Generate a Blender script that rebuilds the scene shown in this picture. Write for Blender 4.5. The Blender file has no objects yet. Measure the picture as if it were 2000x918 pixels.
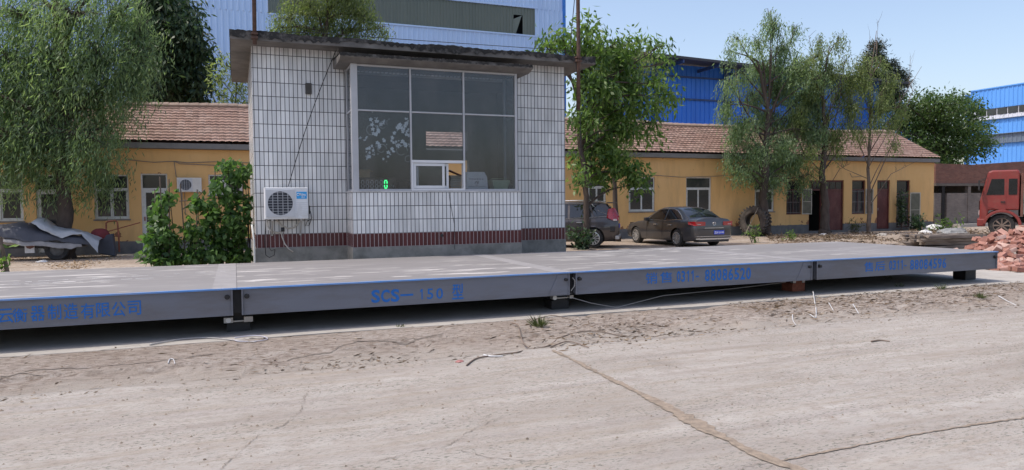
import bpy, bmesh, math, random
import numpy as np
from mathutils import Vector, Matrix
R = math.radians
random.seed(7); rng = np.random.default_rng(7)
scene = bpy.context.scene
col = scene.collection

# ------------------------------------------------------------------ camera
F_PX = 1381.0; CX, CY = 1000.0, 459.0; EYE = 1.5
def _dir(p): return np.array([(p[0]-CX)/F_PX, (p[1]-CY)/F_PX, 1.0])
_X = _dir((4531, 366)); _X /= np.linalg.norm(_X)
_Y = _dir((458, 400)); _Y -= _X*(_X@_Y); _Y /= np.linalg.norm(_Y)
_Z = np.cross(_X, _Y)
if _Z[1] > 0: _Z = -_Z
RW = np.array([_X, _Y, _Z])                       # rows: world axes seen by the camera
cam_d = bpy.data.cameras.new('camera'); cam = bpy.data.objects.new('camera', cam_d); col.objects.link(cam)
cam_d.sensor_width = 36; cam_d.lens = F_PX/2000*36; cam_d.clip_start = 0.05; cam_d.clip_end = 3000
_r, _u, _f = RW[:, 0], -RW[:, 1], RW[:, 2]
cam.matrix_world = Matrix(((_r[0], _u[0], -_f[0], 0), (_r[1], _u[1], -_f[1], 0), (_r[2], _u[2], -_f[2], EYE), (0, 0, 0, 1)))
scene.camera = cam

# ------------------------------------------------------------------ sky, sun, exposure
SUN_DIR = Vector((-0.50, 0.07, 1.0)).normalized()  # towards the sun: high, from the left, just behind the weigh house front
w = bpy.data.worlds.new('World'); scene.world = w; w.use_nodes = True
nt = w.node_tree; bg = nt.nodes['Background']
sky = nt.nodes.new('ShaderNodeTexSky'); sky.sky_type = 'NISHITA'; sky.sun_disc = False
sky.sun_elevation = math.asin(SUN_DIR.z); sky.sun_rotation = math.atan2(SUN_DIR.x, SUN_DIR.y)
sky.air_density = 1.0; sky.dust_density = 2.6; sky.ozone_density = 2.0; sky.altitude = 50
tn = nt.nodes.new('ShaderNodeMix'); tn.data_type = 'RGBA'; tn.blend_type = 'MULTIPLY'; tn.inputs[0].default_value = 1; tn.inputs[7].default_value = (1.0, .915, .86, 1)
nt.links.new(sky.outputs[0], tn.inputs[6]); nt.links.new(tn.outputs[2], bg.inputs[0]); bg.inputs[1].default_value = 0.15
sd = bpy.data.lights.new('sun', 'SUN'); sd.energy = 2.0; sd.angle = R(0.5); sd.color = (1.0, 0.94, 0.835)
so = bpy.data.objects.new('sun', sd); col.objects.link(so); so.location = (10, 12, 30)
so.rotation_euler = SUN_DIR.to_track_quat('Z', 'Y').to_euler()
scene.view_settings.view_transform = 'Standard'; scene.view_settings.look = 'None'
scene.view_settings.gamma = 1; scene.view_settings.exposure = 0.80; scene.view_settings.use_curve_mapping = False
scene.cycles.max_bounces = 8; scene.cycles.transparent_max_bounces = 12

# pixel of the photograph -> point of the place
def ray(px, py): return RW @ np.array([(px-CX)/F_PX, (py-CY)/F_PX, 1.0])
def at(px, py, Y):
    r = ray(px, py)*1.0; r = r*(Y/r[1]); return Vector((r[0], r[1], r[2]+EYE))
def gz(px, py, z):
    r = ray(px, py); r = r*((z-EYE)/r[2]); return Vector((r[0], r[1], z))
def depth(p): return float(RW.T[2] @ np.array([p[0], p[1], p[2]-EYE]))

# ------------------------------------------------------------------ materials
def nn(nt, t, **k):
    n = nt.nodes.new(t)
    for a, b in k.items(): setattr(n, a, b)
    return n
def ramp(nt, fac, stops):
    r = nn(nt, 'ShaderNodeValToRGB'); e = r.color_ramp.elements
    while len(e) < len(stops): e.new(0.5)
    for i, (p, c) in enumerate(stops):
        e[i].position = p; e[i].color = (*c, 1) if len(c) == 3 else c
    nt.links.new(fac, r.inputs[0]); return r.outputs[0]
def noise(nt, vec, scale, detail=4, rough=.6, dist=0):
    n = nn(nt, 'ShaderNodeTexNoise'); n.inputs['Scale'].default_value = scale; n.inputs['Detail'].default_value = detail
    n.inputs['Roughness'].default_value = rough; n.inputs['Distortion'].default_value = dist
    nt.links.new(vec, n.inputs['Vector']); return n.outputs[0]
def mapping(nt, vec, scale=(1, 1, 1), loc=(0, 0, 0), rot=(0, 0, 0)):
    m = nn(nt, 'ShaderNodeMapping'); m.inputs['Scale'].default_value = scale; m.inputs['Location'].default_value = loc; m.inputs['Rotation'].default_value = rot
    nt.links.new(vec, m.inputs['Vector']); return m.outputs[0]
def mixc(nt, fac, a, b, mode='MIX'):
    m = nn(nt, 'ShaderNodeMix', data_type='RGBA', blend_type=mode)
    for s, v in ((m.inputs[0], fac), (m.inputs[6], a), (m.inputs[7], b)):
        if hasattr(v, 'is_output'): nt.links.new(v, s)
        elif isinstance(v, (int, float)): s.default_value = v
        else: s.default_value = (*v, 1) if len(v) == 3 else v
    return m.outputs[2]
def mth(nt, op, a, b=0.0, c=0.0):
    m = nn(nt, 'ShaderNodeMath', operation=op)
    for s, v in zip(m.inputs, (a, b, c)):
        if hasattr(v, 'is_output'): nt.links.new(v, s)
        else: s.default_value = v
    return m.outputs[0]
def sl(c, k): return tuple(min(1, x*k) for x in c)
def newmat(name):
    m = bpy.data.materials.new(name); m.use_nodes = True
    nt = m.node_tree; return m, nt, nt.nodes['Principled BSDF']
def coords(nt, world=False):
    if world: return nn(nt, 'ShaderNodeNewGeometry').outputs['Position']
    return nn(nt, 'ShaderNodeTexCoord').outputs['Object']
def bumpit(nt, b, h, strength=.3, dist=.01):
    n = nn(nt, 'ShaderNodeBump'); n.inputs['Strength'].default_value = strength; n.inputs['Distance'].default_value = dist
    nt.links.new(h, n.inputs['Height']); nt.links.new(n.outputs[0], b.inputs['Normal'])
def pm(name, c, rough=.6, metal=0, var=.18, scale=4, bump=0, bscale=40, dirt=None, dirt_amt=.45, dscale=1.5, stretch=(1, 1, 1), spec=.5, coat=0, world=False):
    m, nt, b = newmat(name); v = coords(nt, world); vs = mapping(nt, v, stretch)
    n1 = noise(nt, vs, scale, 6)
    base = ramp(nt, n1, [(.3, sl(c, 1-var)), (.7, sl(c, 1+var))])
    if dirt:
        n2 = noise(nt, vs, dscale, 8, .7)
        f = ramp(nt, n2, [(.62-dirt_amt*.4, (0, 0, 0)), (.78, (1, 1, 1))])
        base = mixc(nt, f, base, dirt)
    nt.links.new(base, b.inputs['Base Color'])
    b.inputs['Roughness'].default_value = rough; b.inputs['Metallic'].default_value = metal
    b.inputs['Specular IOR Level'].default_value = spec; b.inputs['Coat Weight'].default_value = coat
    if bump: bumpit(nt, b, noise(nt, vs, bscale, 6), bump)
    return m
def leafmat(name, dark, light, hue2=None, trans=.35):
    m, nt, b = newmat(name)
    g = nn(nt, 'ShaderNodeNewGeometry'); rnd = g.outputs['Random Per Island']
    v = coords(nt); n = noise(nt, v, .7, 3)
    f = mth(nt, 'MULTIPLY_ADD', rnd, .6, mth(nt, 'MULTIPLY_ADD', n, .9, -.25))
    stops = [(.15, dark), (.8, light)]
    if hue2: stops.append((.97, hue2))
    c = ramp(nt, f, stops)
    nt.links.new(c, b.inputs['Base Color']); b.inputs['Roughness'].default_value = .45; b.inputs['Specular IOR Level'].default_value = .35
    t = nn(nt, 'ShaderNodeBsdfTranslucent'); nt.links.new(mixc(nt, 1, c, (1.6, 1.75, .9), 'MULTIPLY'), t.inputs[0])
    mx = nn(nt, 'ShaderNodeMixShader'); mx.inputs[0].default_value = trans
    nt.links.new(b.outputs[0], mx.inputs[1]); nt.links.new(t.outputs[0], mx.inputs[2])
    nt.links.new(mx.outputs[0], nt.nodes['Material Output'].inputs[0]); return m
def glassmat(name, tint=(.80, .83, .86), rough=.03, refl=.6):
    m, nt, b = newmat(name)
    tr = nn(nt, 'ShaderNodeBsdfTransparent'); tr.inputs[0].default_value = (*tint, 1)
    gl = nn(nt, 'ShaderNodeBsdfGlossy'); gl.inputs['Roughness'].default_value = rough; gl.inputs[0].default_value = (.9, .92, .95, 1)
    lw = nn(nt, 'ShaderNodeFresnel'); lw.inputs[0].default_value = 1.5
    v = coords(nt); dust = ramp(nt, noise(nt, mapping(nt, v, (1, 1, .35)), 2.2, 8, .7), [(.35, (.02,)*3), (.8, (.14,)*3)])
    df = nn(nt, 'ShaderNodeBsdfDiffuse'); df.inputs[0].default_value = (.42, .41, .40, 1)
    mx = nn(nt, 'ShaderNodeMixShader'); nt.links.new(mth(nt, 'MULTIPLY', lw.outputs[0], refl*1.6), mx.inputs[0])
    nt.links.new(tr.outputs[0], mx.inputs[1]); nt.links.new(gl.outputs[0], mx.inputs[2])
    m2 = nn(nt, 'ShaderNodeMixShader'); nt.links.new(dust, m2.inputs[0]); nt.links.new(mx.outputs[0], m2.inputs[1]); nt.links.new(df.outputs[0], m2.inputs[2])
    nt.links.new(m2.outputs[0], nt.nodes['Material Output'].inputs[0]); return m
def emat(name, c, s):
    m, nt, b = newmat(name); b.inputs['Base Color'].default_value = (*c, 1)
    n = ramp(nt, noise(nt, coords(nt), 60), [(0, sl(c, .9)), (1, c)])
    nt.links.new(n, b.inputs['Emission Color']); b.inputs['Emission Strength'].default_value = s; return m

# ------------------------------------------------------------------ mesh builder
class MB:
    def __init__(s): s.v = []; s.f = []
    def add(s, vs, fs):
        o = len(s.v); s.v += [tuple(p) for p in vs]; s.f += [tuple(i+o for i in q) for q in fs]; return s
    def quad(s, a, b, c, d): return s.add([a, b, c, d], [(0, 1, 2, 3)])
    def box(s, x0, x1, y0, y1, z0, z1, M=None):
        x0, x1 = sorted((x0, x1)); y0, y1 = sorted((y0, y1)); z0, z1 = sorted((z0, z1))
        vs = [Vector((x, y, z)) for z in (z0, z1) for y in (y0, y1) for x in (x0, x1)]
        if M is not None: vs = [M @ p for p in vs]
        return s.add(vs, [(0, 2, 3, 1), (4, 5, 7, 6), (0, 1, 5, 4), (2, 6, 7, 3), (0, 4, 6, 2), (1, 3, 7, 5)])
    def cbox(s, c, size, M=None):
        x, y, z = c; a, b, d = (k/2 for k in size); return s.box(x-a, x+a, y-b, y+b, z-d, z+d, M)
    def tube(s, pts, r, n=8, cap=True):
        pts = [Vector(p) for p in pts]; m = len(pts)
        rs = list(r) if hasattr(r, '__len__') else [r]*m
        vs = []; up = Vector((0, 0, 1)); prev = None
        for i, p in enumerate(pts):
            t = (pts[min(i+1, m-1)]-pts[max(i-1, 0)])
            t = t.normalized() if t.length > 1e-9 else Vector((0, 0, 1))
            if prev is None:
                a = t.cross(Vector((0.3, 1, 0.1)) if abs(t.z) > .8 else up).normalized()
            else:
                a = (prev - t*prev.dot(t)); a = a.normalized() if a.length > 1e-6 else t.orthogonal().normalized()
            prev = a; b = t.cross(a)
            for k in range(n):
                an = 2*math.pi*k/n; vs.append(p+(a*math.cos(an)+b*math.sin(an))*rs[i])
        fs = [(i*n+k, i*n+(k+1) % n, (i+1)*n+(k+1) % n, (i+1)*n+k) for i in range(m-1) for k in range(n)]
        if cap: fs += [tuple(range(n-1, -1, -1)), tuple((m-1)*n+k for k in range(n))]
        return s.add(vs, fs)
    def bar(s, a, b, r, n=6): return s.tube([a, b], r, n)
    def prism(s, prof, d0, d1, axis='x', M=None):
        n = len(prof); vs = []
        for d in (d0, d1):
            for (u, w_) in prof:
                p = {'x': (d, u, w_), 'y': (u, d, w_), 'z': (u, w_, d)}[axis]; vs.append(Vector(p) if M is None else M @ Vector(p))
        fs = [(k, (k+1) % n, n+(k+1) % n, n+k) for k in range(n)]+[tuple(range(n-1, -1, -1)), tuple(n+k for k in range(n))]
        return s.add(vs, fs)
    def lathe(s, prof, n=24, M=None, closed=False):
        # prof: (radius, along-x); axis is local x
        m = len(prof); vs = []
        for k in range(n):
            an = 2*math.pi*k/n
            for (r, x) in prof:
                p = Vector((x, r*math.cos(an), r*math.sin(an))); vs.append(p if M is None else M @ p)
        mm = m if closed else m-1
        fs = [(k*m+i, k*m+(i+1) % m, ((k+1) % n)*m+(i+1) % m, ((k+1) % n)*m+i) for k in range(n) for i in range(mm)]
        return s.add(vs, fs)
    def build(s, name, mat, parent=None, off=None, smooth=False, bev=0, recalc=True, auto=None):
        me = bpy.data.meshes.new(name)
        vs = s.v
        if off is not None: vs = [(p[0]-off[0], p[1]-off[1], p[2]-off[2]) for p in vs]
        me.from_pydata(vs, [], s.f)
        if recalc:
            bm = bmesh.new(); bm.from_mesh(me); bmesh.ops.recalc_face_normals(bm, faces=bm.faces); bm.to_mesh(me); bm.free()
        me.update()
        ob = bpy.data.objects.new(name, me); col.objects.link(ob)
        if mat is not None: me.materials.append(mat)
        if smooth: me.polygons.foreach_set('use_smooth', [True]*len(me.polygons))
        if bev:
            b = ob.modifiers.new('bevel', 'BEVEL'); b.width = bev; b.segments = 2; b.limit_method = 'ANGLE'; b.angle_limit = R(40)
        if parent is not None: ob.parent = parent
        return ob
def tag(o, label=None, cat=None, group=None, kind=None):
    if label: o['label'] = label
    if cat: o['category'] = cat
    if group: o['group'] = group
    if kind: o['kind'] = kind
    return o
def thing(name, label, cat, loc=(0, 0, 0), rz=0, group=None):
    o = bpy.data.objects.new(name, None); col.objects.link(o); o.location = loc; o.rotation_euler = (0, 0, rz); o.empty_display_size = .2
    return tag(o, label, cat, group)
def copy_tree(o, parent=None):
    c = o.copy(); col.objects.link(c)
    if parent is not None: c.parent = parent
    for ch in list(o.children): copy_tree(ch, c)
    return c
def struct(o): o['kind'] = 'structure'; return o
def text_mesh(body, name, mat, parent, origin, width, height, xdir=(1, 0, 0), up=(0, 0, 1), bold=0.0, thick=.0012, off=(0, 0, 0), shear=0):
    cu = bpy.data.curves.new('t', 'FONT'); cu.body = body; cu.size = 1; cu.offset = bold; cu.extrude = .01; cu.resolution_u = 3; cu.shear = shear
    ob = bpy.data.objects.new('t', cu); col.objects.link(ob)
    dg = bpy.context.evaluated_depsgraph_get(); dg.update()
    me = bpy.data.meshes.new_from_object(ob.evaluated_get(dg)); bpy.data.objects.remove(ob)
    n = len(me.vertices); a = np.empty(n*3, np.float32); me.vertices.foreach_get('co', a); a = a.reshape(-1, 3)
    mn, mx = a.min(0), a.max(0); a = (a-mn)/np.maximum(mx-mn, 1e-6)
    X = np.array(xdir, float); U = np.array(up, float); N = np.cross(X, U)
    P = np.array(origin)+a[:, :1]*width*X+a[:, 1:2]*height*U+a[:, 2:]*thick*N-np.array(off)
    me.vertices.foreach_set('co', P.astype(np.float32).ravel()); me.update(); me.materials.clear(); me.materials.append(mat); me.name = name
    o = bpy.data.objects.new(name, me); col.objects.link(o)
    if parent is not None: o.parent = parent
    return o
def mesh_np(name, V, Fq, mat, parent=None, smooth=False):
    """V (n,3), Fq (m,4) ints"""
    me = bpy.data.meshes.new(name); me.vertices.add(len(V)); me.vertices.foreach_set('co', np.asarray(V, np.float32).ravel())
    m, k = Fq.shape; me.loops.add(m*k); me.loops.foreach_set('vertex_index', Fq.astype(np.int32).ravel())
    me.polygons.add(m); me.polygons.foreach_set('loop_start', np.arange(0, m*k, k, dtype=np.int32)); me.polygons.foreach_set('loop_total', np.full(m, k, np.int32))
    if smooth: me.polygons.foreach_set('use_smooth', np.ones(m, bool))
    me.update(calc_edges=True); me.validate(); me.materials.append(mat)
    o = bpy.data.objects.new(name, me); col.objects.link(o)
    if parent is not None: o.parent = parent
    return o
def grid_mesh(name, P, mat, parent=None, smooth=True):
    nu, nv = P.shape[:2]; idx = np.arange(nu*nv).reshape(nu, nv)
    q = np.stack([idx[:-1, :-1], idx[1:, :-1], idx[1:, 1:], idx[:-1, 1:]], -1).reshape(-1, 4)
    return mesh_np(name, P.reshape(-1, 3), q, mat, parent, smooth)
def vnoise(x, y, s=0):
    """cheap smooth value noise, numpy"""
    xi = np.floor(x).astype(int); yi = np.floor(y).astype(int); fx = x-xi; fy = y-yi
    fx = fx*fx*(3-2*fx); fy = fy*fy*(3-2*fy)
    def h(a, b):
        n = (a*374761393+b*668265263+s*1442695041) & 0x7fffffff
        n = ((n ^ (n >> 13))*1274126177) & 0x7fffffff
        return ((n ^ (n >> 16)) & 0xffff)/65535.0
    return (h(xi, yi)*(1-fx)+h(xi+1, yi)*fx)*(1-fy)+(h(xi, yi+1)*(1-fx)+h(xi+1, yi+1)*fx)*fy
def fbm(x, y, oct=4, s=0):
    r = 0; a = .5
    for i in range(oct): r = r+a*vnoise(x*2**i, y*2**i, s+i*17); a *= .5
    return r
def leaf_mesh(name, P, D, L, W, mat, parent=None, fold=.15):
    """diamond leaves: P base points, D unit directions, L, W arrays"""
    n = len(P); rnd = rng.normal(size=(n, 3))*.75+np.array([-.35, 0, .9]); S = np.cross(D, rnd); S /= np.linalg.norm(S, axis=1, keepdims=True)+1e-9
    N = np.cross(D, S); L = np.broadcast_to(L, n)[:, None]; W = np.broadcast_to(W, n)[:, None]
    mid = P+D*L*.45+N*W*fold
    V = np.stack([P, mid+S*W*.5, P+D*L, mid-S*W*.5], 1).reshape(-1, 3)
    return mesh_np(name, V, np.arange(4*n).reshape(n, 4), mat, parent)
# ------------------------------------------------------------------ ground, road, verge, foundation
def road_material():
    m, nt, b = newmat('dusty_concrete'); v = coords(nt, True)
    rot = (0, 0, R(3))
    big = noise(nt, mapping(nt, v, (.35, .8, 1), rot=rot), 1.0, 5, .6)
    c = ramp(nt, big, [(.3, (.275, .247, .222)), (.5, (.335, .31, .287)), (.72, (.365, .345, .325))])
    st = noise(nt, mapping(nt, v, (.35, 5.5, 1), rot=rot), 1.5, 8, .7)
    c = mixc(nt, ramp(nt, st, [(.50, (0,)*3), (.70, (.62,)*3)]), c, (.265, .215, .16))
    st2 = noise(nt, mapping(nt, v, (.25, 3.2, 1), loc=(7, 3, 0), rot=rot), 1.3, 6, .6)
    c = mixc(nt, ramp(nt, st2, [(.52, (0,)*3), (.72, (.7,)*3)]), c, (.43, .405, .38))
    mid = noise(nt, mapping(nt, v, (.8, 1.5, 1)), 9, 8, .75); c = mixc(nt, ramp(nt, mid, [(.36, (.65,)*3), (.52, (0,)*3)]), c, (.25, .21, .18))
    tm = noise(nt, mapping(nt, v, (.12, 1.9, 1), loc=(2, 9, 0), rot=(0, 0, R(2))), 1.6, 5, .55)
    c = mixc(nt, ramp(nt, tm, [(.54, (0,)*3), (.66, (.35,)*3)]), c, (.235, .205, .195))
    oil = noise(nt, mapping(nt, v, (.8, 1.1, 1), loc=(5, 1, 0)), .9, 6, .6)
    c = mixc(nt, ramp(nt, oil, [(.66, (0,)*3), (.74, (.45,)*3)]), c, (.20, .175, .16))
    fine = noise(nt, mapping(nt, v, (.55, 1.5, 1), rot=rot), 42, 5, .7)
    mask = ramp(nt, noise(nt, mapping(nt, v, (.4, 2.0, 1), rot=rot), 1.3, 6, .65), [(.36, (.12,)*3), (.6, (1,)*3)])
    sp = mth(nt, 'MULTIPLY', ramp(nt, fine, [(.545, (0,)*3), (.62, (1,)*3)]), mask)
    c = mixc(nt, sp, c, (.10, .105, .085))
    nt.links.new(c, b.inputs['Base Color']); b.inputs['Roughness'].default_value = .9; b.inputs['Specular IOR Level'].default_value = .25
    h = mth(nt, 'ADD', mth(nt, 'MULTIPLY', mid, .5), mth(nt, 'MULTIPLY', fine, .5)); bumpit(nt, b, h, .9, .02)
    return m
M_road = road_material()
M_found = pm('foundation_concrete', (.36, .34, .315), .9, var=.12, scale=1.2, bump=.3, bscale=50, dirt=(.27, .24, .21), dirt_amt=.35, dscale=3, world=True)
def verge_material():
    m, nt, b = newmat('dry_dirt'); v = coords(nt, True)
    n1 = noise(nt, mapping(nt, v, (.5, 1.2, 1)), 1.2, 6, .65)
    c = ramp(nt, n1, [(.3, (.28, .235, .20)), (.5, (.35, .305, .27)), (.7, (.41, .375, .345))])
    n2 = noise(nt, mapping(nt, v, (.6, 1.4, 1)), 14, 8, .75)
    c = mixc(nt, ramp(nt, n2, [(.40, (.9,)*3), (.54, (0,)*3)]), c, (.165, .125, .10)); c = mixc(nt, ramp(nt, noise(nt, mapping(nt, v, (.8, 1.6, 1), loc=(3, 8, 0)), 7, 7, .7), [(.56, (0,)*3), (.68, (.7,)*3)]), c, (.46, .43, .40))
    sy_ = nn(nt, 'ShaderNodeSeparateXYZ'); nt.links.new(v, sy_.inputs[0])
    dust = mth(nt, 'ADD', mth(nt, 'MULTIPLY', sy_.outputs[1], -.9), mth(nt, 'MULTIPLY', noise(nt, mapping(nt, v, (.5, .9, 1), loc=(1, 4, 0)), 1.4, 7, .65), 1.6))
    c = mixc(nt, ramp(nt, mth(nt, 'ADD', dust, 6.15), [(.25, (0,)*3), (.75, (.9,)*3)]), c, (.37, .335, .30))
    n3 = noise(nt, v, 70, 4, .7); c = mixc(nt, ramp(nt, n3, [(.58, (0,)*3), (.68, (.7,)*3)]), c, (.15, .115, .09))
    nt.links.new(c, b.inputs['Base Color']); b.inputs['Roughness'].default_value = .95; b.inputs['Specular IOR Level'].default_value = .2
    bumpit(nt, b, mth(nt, 'ADD', n2, n3), 1.0, .02); return m
M_verge = verge_material()
def yard_material():
    m, nt, b = newmat('yard_dirt'); v = coords(nt, True)
    n1 = noise(nt, mapping(nt, v, (.25, .6, 1)), 1.0, 6, .65)
    c = ramp(nt, n1, [(.3, (.23, .175, .135)), (.5, (.33, .27, .22)), (.68, (.43, .385, .34))])
    n2 = noise(nt, v, 7, 8, .75); c = mixc(nt, ramp(nt, n2, [(.4, (.7,)*3), (.55, (0,)*3)]), c, (.16, .12, .09))
    nt.links.new(c, b.inputs['Base Color']); b.inputs['Roughness'].default_value = .95
    bumpit(nt, b, n2, .6, .03); return m
M_yard = yard_material()

g = MB()
for x0, x1 in ((-600, -30), (-30, 60), (60, 600)):
    for y0, y1 in ((-300, -20), (-20, 13), (13, 70), (70, 900)):
        g.quad((x0, y0, -.2), (x1, y0, -.2), (x1, y1, -.2), (x0, y1, -.2))
struct(g.build('ground', M_yard))
ROADZ = -.05
# road slab: slightly uneven sheet with a skirt
xs = np.concatenate([[-60, -30], np.arange(-12, 30.01, .12), [45, 70]]); ys = np.concatenate([[-25, -10], np.arange(-1, 6.8, .1), [6.83, 6.86]])
GX, GY = np.meshgrid(xs, ys, indexing='ij')
GZ = ROADZ+(fbm(GX*.6, GY*.9, 3, 3)-.44)*.02
GZ[:, -1] = -.25
struct(grid_mesh('road', np.stack([GX, GY, GZ], -1), M_road))
# verge: a ragged bank of dry dirt between the road and the foundation
def verge_h(x, y):
    t = np.clip((y-6.55-(fbm(x*.8, x*0+3, 3, 5)-.45)*.9)/(8.1-6.55), 0, 1); t = t*t*(3-2*t)
    base = -.085+.078*t
    rough_ = (fbm(x*2.2, y*4, 4, 9)-.45)*.11*np.clip(t*3, 0.15, 1)
    ridge = np.maximum(0, np.sin((y*1.0+fbm(x*.9, y*.5, 3, 21)*1.6)*9))**6*.022*t*np.clip((7-x)/6, .15, 1)
    step = .036*(1/(1+np.exp(-(y-7.45-(fbm(x*1.7, y*0+1, 3, 33)-.45)*.35-.12*np.sin(x*.9))*90)))*np.clip((4.6-x)/1.5, 0, 1)
    return base+rough_*(.6+.5*np.clip((x-2)/4, 0, 1))-ridge+step
xs = np.arange(-10, 30.01, .035); ys = np.arange(6.2, 8.40, .025)
GX, GY = np.meshgrid(xs, ys, indexing='ij'); GZ = verge_h(GX, GY)
GZ = np.minimum(GZ, -.004)
struct(grid_mesh('dirt_verge', np.stack([GX, GY, GZ], -1), M_verge))
fd = MB()
edge = [(x, 8.38+.02*math.sin(x*1.7)+.02*random.uniform(-1, 1)) for x in np.arange(-14, 26.1, .5)]
prof = edge+[(26, 12.95), (-14, 12.95)]
fd.prism(prof, -.3, 0.0, 'z')
struct(fd.build('foundation_slab', M_found))
# ramp of dirt from the slab to the yard
rp = MB(); rp.quad((-14, 12.94, -.012), (40, 12.94, -.012), (40, 15.2, -.196), (-14, 15.2, -.196)); struct(rp.build('dirt_ramp', M_yard))

# road joints and cracks: strips of packed dirt
M_joint = pm('packed_joint_dirt', (.235, .19, .15), .95, var=.3, scale=20, bump=.5, bscale=60, world=True)
M_crack = pm('hairline_crack', (.205, .175, .15), .95, var=.2, world=True)
def strip(name, pts, wfun, mat, z=.006, step=.035, jit=.012, seed=0):
    rr = random.Random(seed); P = []
    for (a, b) in zip(pts[:-1], pts[1:]):
        n = max(1, int(math.dist(a, b)/step))
        for i in range(n): P.append((a[0]+(b[0]-a[0])*i/n, a[1]+(b[1]-a[1])*i/n))
    P.append(pts[-1]); V = []; n = len(P)
    for i, p in enumerate(P):
        q = P[min(i+1, n-1)]; o = P[max(i-1, 0)]; d = np.array([q[0]-o[0], q[1]-o[1]]); d /= np.linalg.norm(d)+1e-9; s = np.array([-d[1], d[0]])
        t = i/(n-1); c = np.array(p)+s*rr.uniform(-jit, jit); wv = wfun(t)
        for sg in (-1, 1):
            e = c+s*sg*wv*rr.uniform(.55, 1.35)/2
            zz = ROADZ+(fbm(np.array(e[0]*.6), np.array(e[1]*.9), 3, 3)-.44)*.02
            V.append((e[0], e[1], float(zz)+z))
    mb = MB(); mb.add(V, [(2*i, 2*i+1, 2*i+3, 2*i+2) for i in range(n-1)])
    return struct(mb.build(name, mat))
J = [gz(1080, 685, ROADZ), gz(1180, 735, ROADZ), gz(1290, 790, ROADZ), gz(1380, 838, ROADZ), gz(1480, 888, ROADZ), gz(1580, 925, ROADZ), gz(1700, 975, ROADZ)]
strip('road_joint', [(p.x, p.y) for p in J], lambda t: .035+.05*min(t*1.3, 1)+.05*math.exp(-((t-.62)/.09)**2)+.015*math.sin(t*40), M_joint, seed=3, jit=.008)
J = [gz(1525, 900, ROADZ), gz(1640, 877, ROADZ), gz(1760, 853, ROADZ), gz(1880, 833, ROADZ), gz(2000, 817, ROADZ), gz(2150, 795, ROADZ), gz(2500, 750, ROADZ)]
strip('road_joint', [(p.x, p.y) for p in J], lambda t: .014+.012*math.sin(t*23)**2, M_joint, seed=4, jit=.006)
for k, pts in enumerate([[(430, 918), (470, 885), (505, 850), (560, 830), (590, 800), (600, 760)], [(740, 900), (820, 880), (880, 868), (930, 835), (980, 815)], [(900, 880), (960, 895), (1040, 902)], [(1420, 925), (1480, 906), (1530, 900)],
                         [(1240, 697), (1300, 712), (1360, 722)], [(1465, 728), (1530, 735), (1580, 752)]]):
    J = [gz(a, b, ROADZ) for a, b in pts]
    strip('road_crack', [(p.x, p.y) for p in J], lambda t: .0045+.003*math.sin(t*31), M_crack if k < 4 else M_joint, z=.005, step=.02, jit=.014, seed=10+k)
# dark cracks where the mortar slab of the verge breaks away
def vstrip(name, pts, w0, seed):
    rr = random.Random(seed); V = []; P = []
    for (a, b) in zip(pts[:-1], pts[1:]):
        n = max(1, int(math.dist(a, b)/.03))
        for i in range(n): P.append((a[0]+(b[0]-a[0])*i/n, a[1]+(b[1]-a[1])*i/n))
    n = len(P); off = 0
    for i, (x, y) in enumerate(P):
        off = off*.85+rr.uniform(-.016, .016); y += off
        for sg in (-1, 1):
            yy = y+sg*w0*rr.uniform(.3, 1.5)/2; V.append((x, yy, float(min(verge_h(np.array(x), np.array(yy)), -.004))+.006))
    mb = MB(); mb.add(V, [(2*i, 2*i+1, 2*i+3, 2*i+2) for i in range(n-1)]); return struct(mb.build(name, M_crack))
for k, (pts, w0) in enumerate([([(0, 739), (60, 730), (180, 722), (300, 712), (430, 695)], .028), ([(560, 700), (640, 690), (700, 672), (760, 668), (870, 662)], .02), ([(-10, 745), (40, 733), (90, 735)], .02), ([(690, 672), (790, 671), (870, 655)], .03),
                               ([(240, 715), (200, 690), (270, 680), (300, 692)], .01), ([(1090, 652), (1180, 655), (1260, 650)], .015)]):
    J = [gz(a, b, -.03) for a, b in pts]; vstrip('verge_crack', [(p.x, p.y) for p in J], w0, 50+k)

# loose gravel (uncountable) over the road and verge
def zfield(x, y):
    r = ROADZ+(fbm(x*.6, y*.9, 3, 3)-.44)*.02; v = np.where(y > 6.2, np.minimum(verge_h(x, y), -.004), -9)
    return np.where(y > 8.38, 0.0, np.where(y > 6.86, v, np.maximum(r, v)))
def ground_z(x, y): return float(zfield(np.array(float(x)), np.array(float(y))))
n = 15000; yy = 2.4+rng.random(n)**.8*5.9; xx = -3+rng.random(n)*17
keep = vnoise(xx*.9, yy*1.8, 8)+.5*vnoise(xx*3, yy*5, 9) > rng.random(n)*1.35; xx, yy = xx[keep], yy[keep]; n = len(xx)
sz = .003+.013*rng.random(n)**4+.002*(yy > 6.3); zz = zfield(xx, yy)
oct_ = np.array([[1, 0, 0], [0, 1, 0], [-1, 0, 0], [0, -1, 0], [0, 0, .8]])
V = np.repeat(np.stack([xx, yy, zz-.002], -1), 5, 0)+np.tile(oct_, (n, 1))*np.repeat(sz, 5)[:, None]*(.6+.8*rng.random((n*5, 3)))
Fq = np.array([[0, 1, 4], [1, 2, 4], [2, 3, 4], [3, 0, 4]])[None]+(np.arange(n)*5)[:, None, None]
M_gravel = pm('gravel_stone', (.19, .155, .125), .9, var=.4, scale=9, world=True)
tag(mesh_np('gravel', V, Fq.reshape(-1, 3), M_gravel), 'small dark gravel strewn over the dusty concrete road', 'gravel', kind='stuff')
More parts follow.
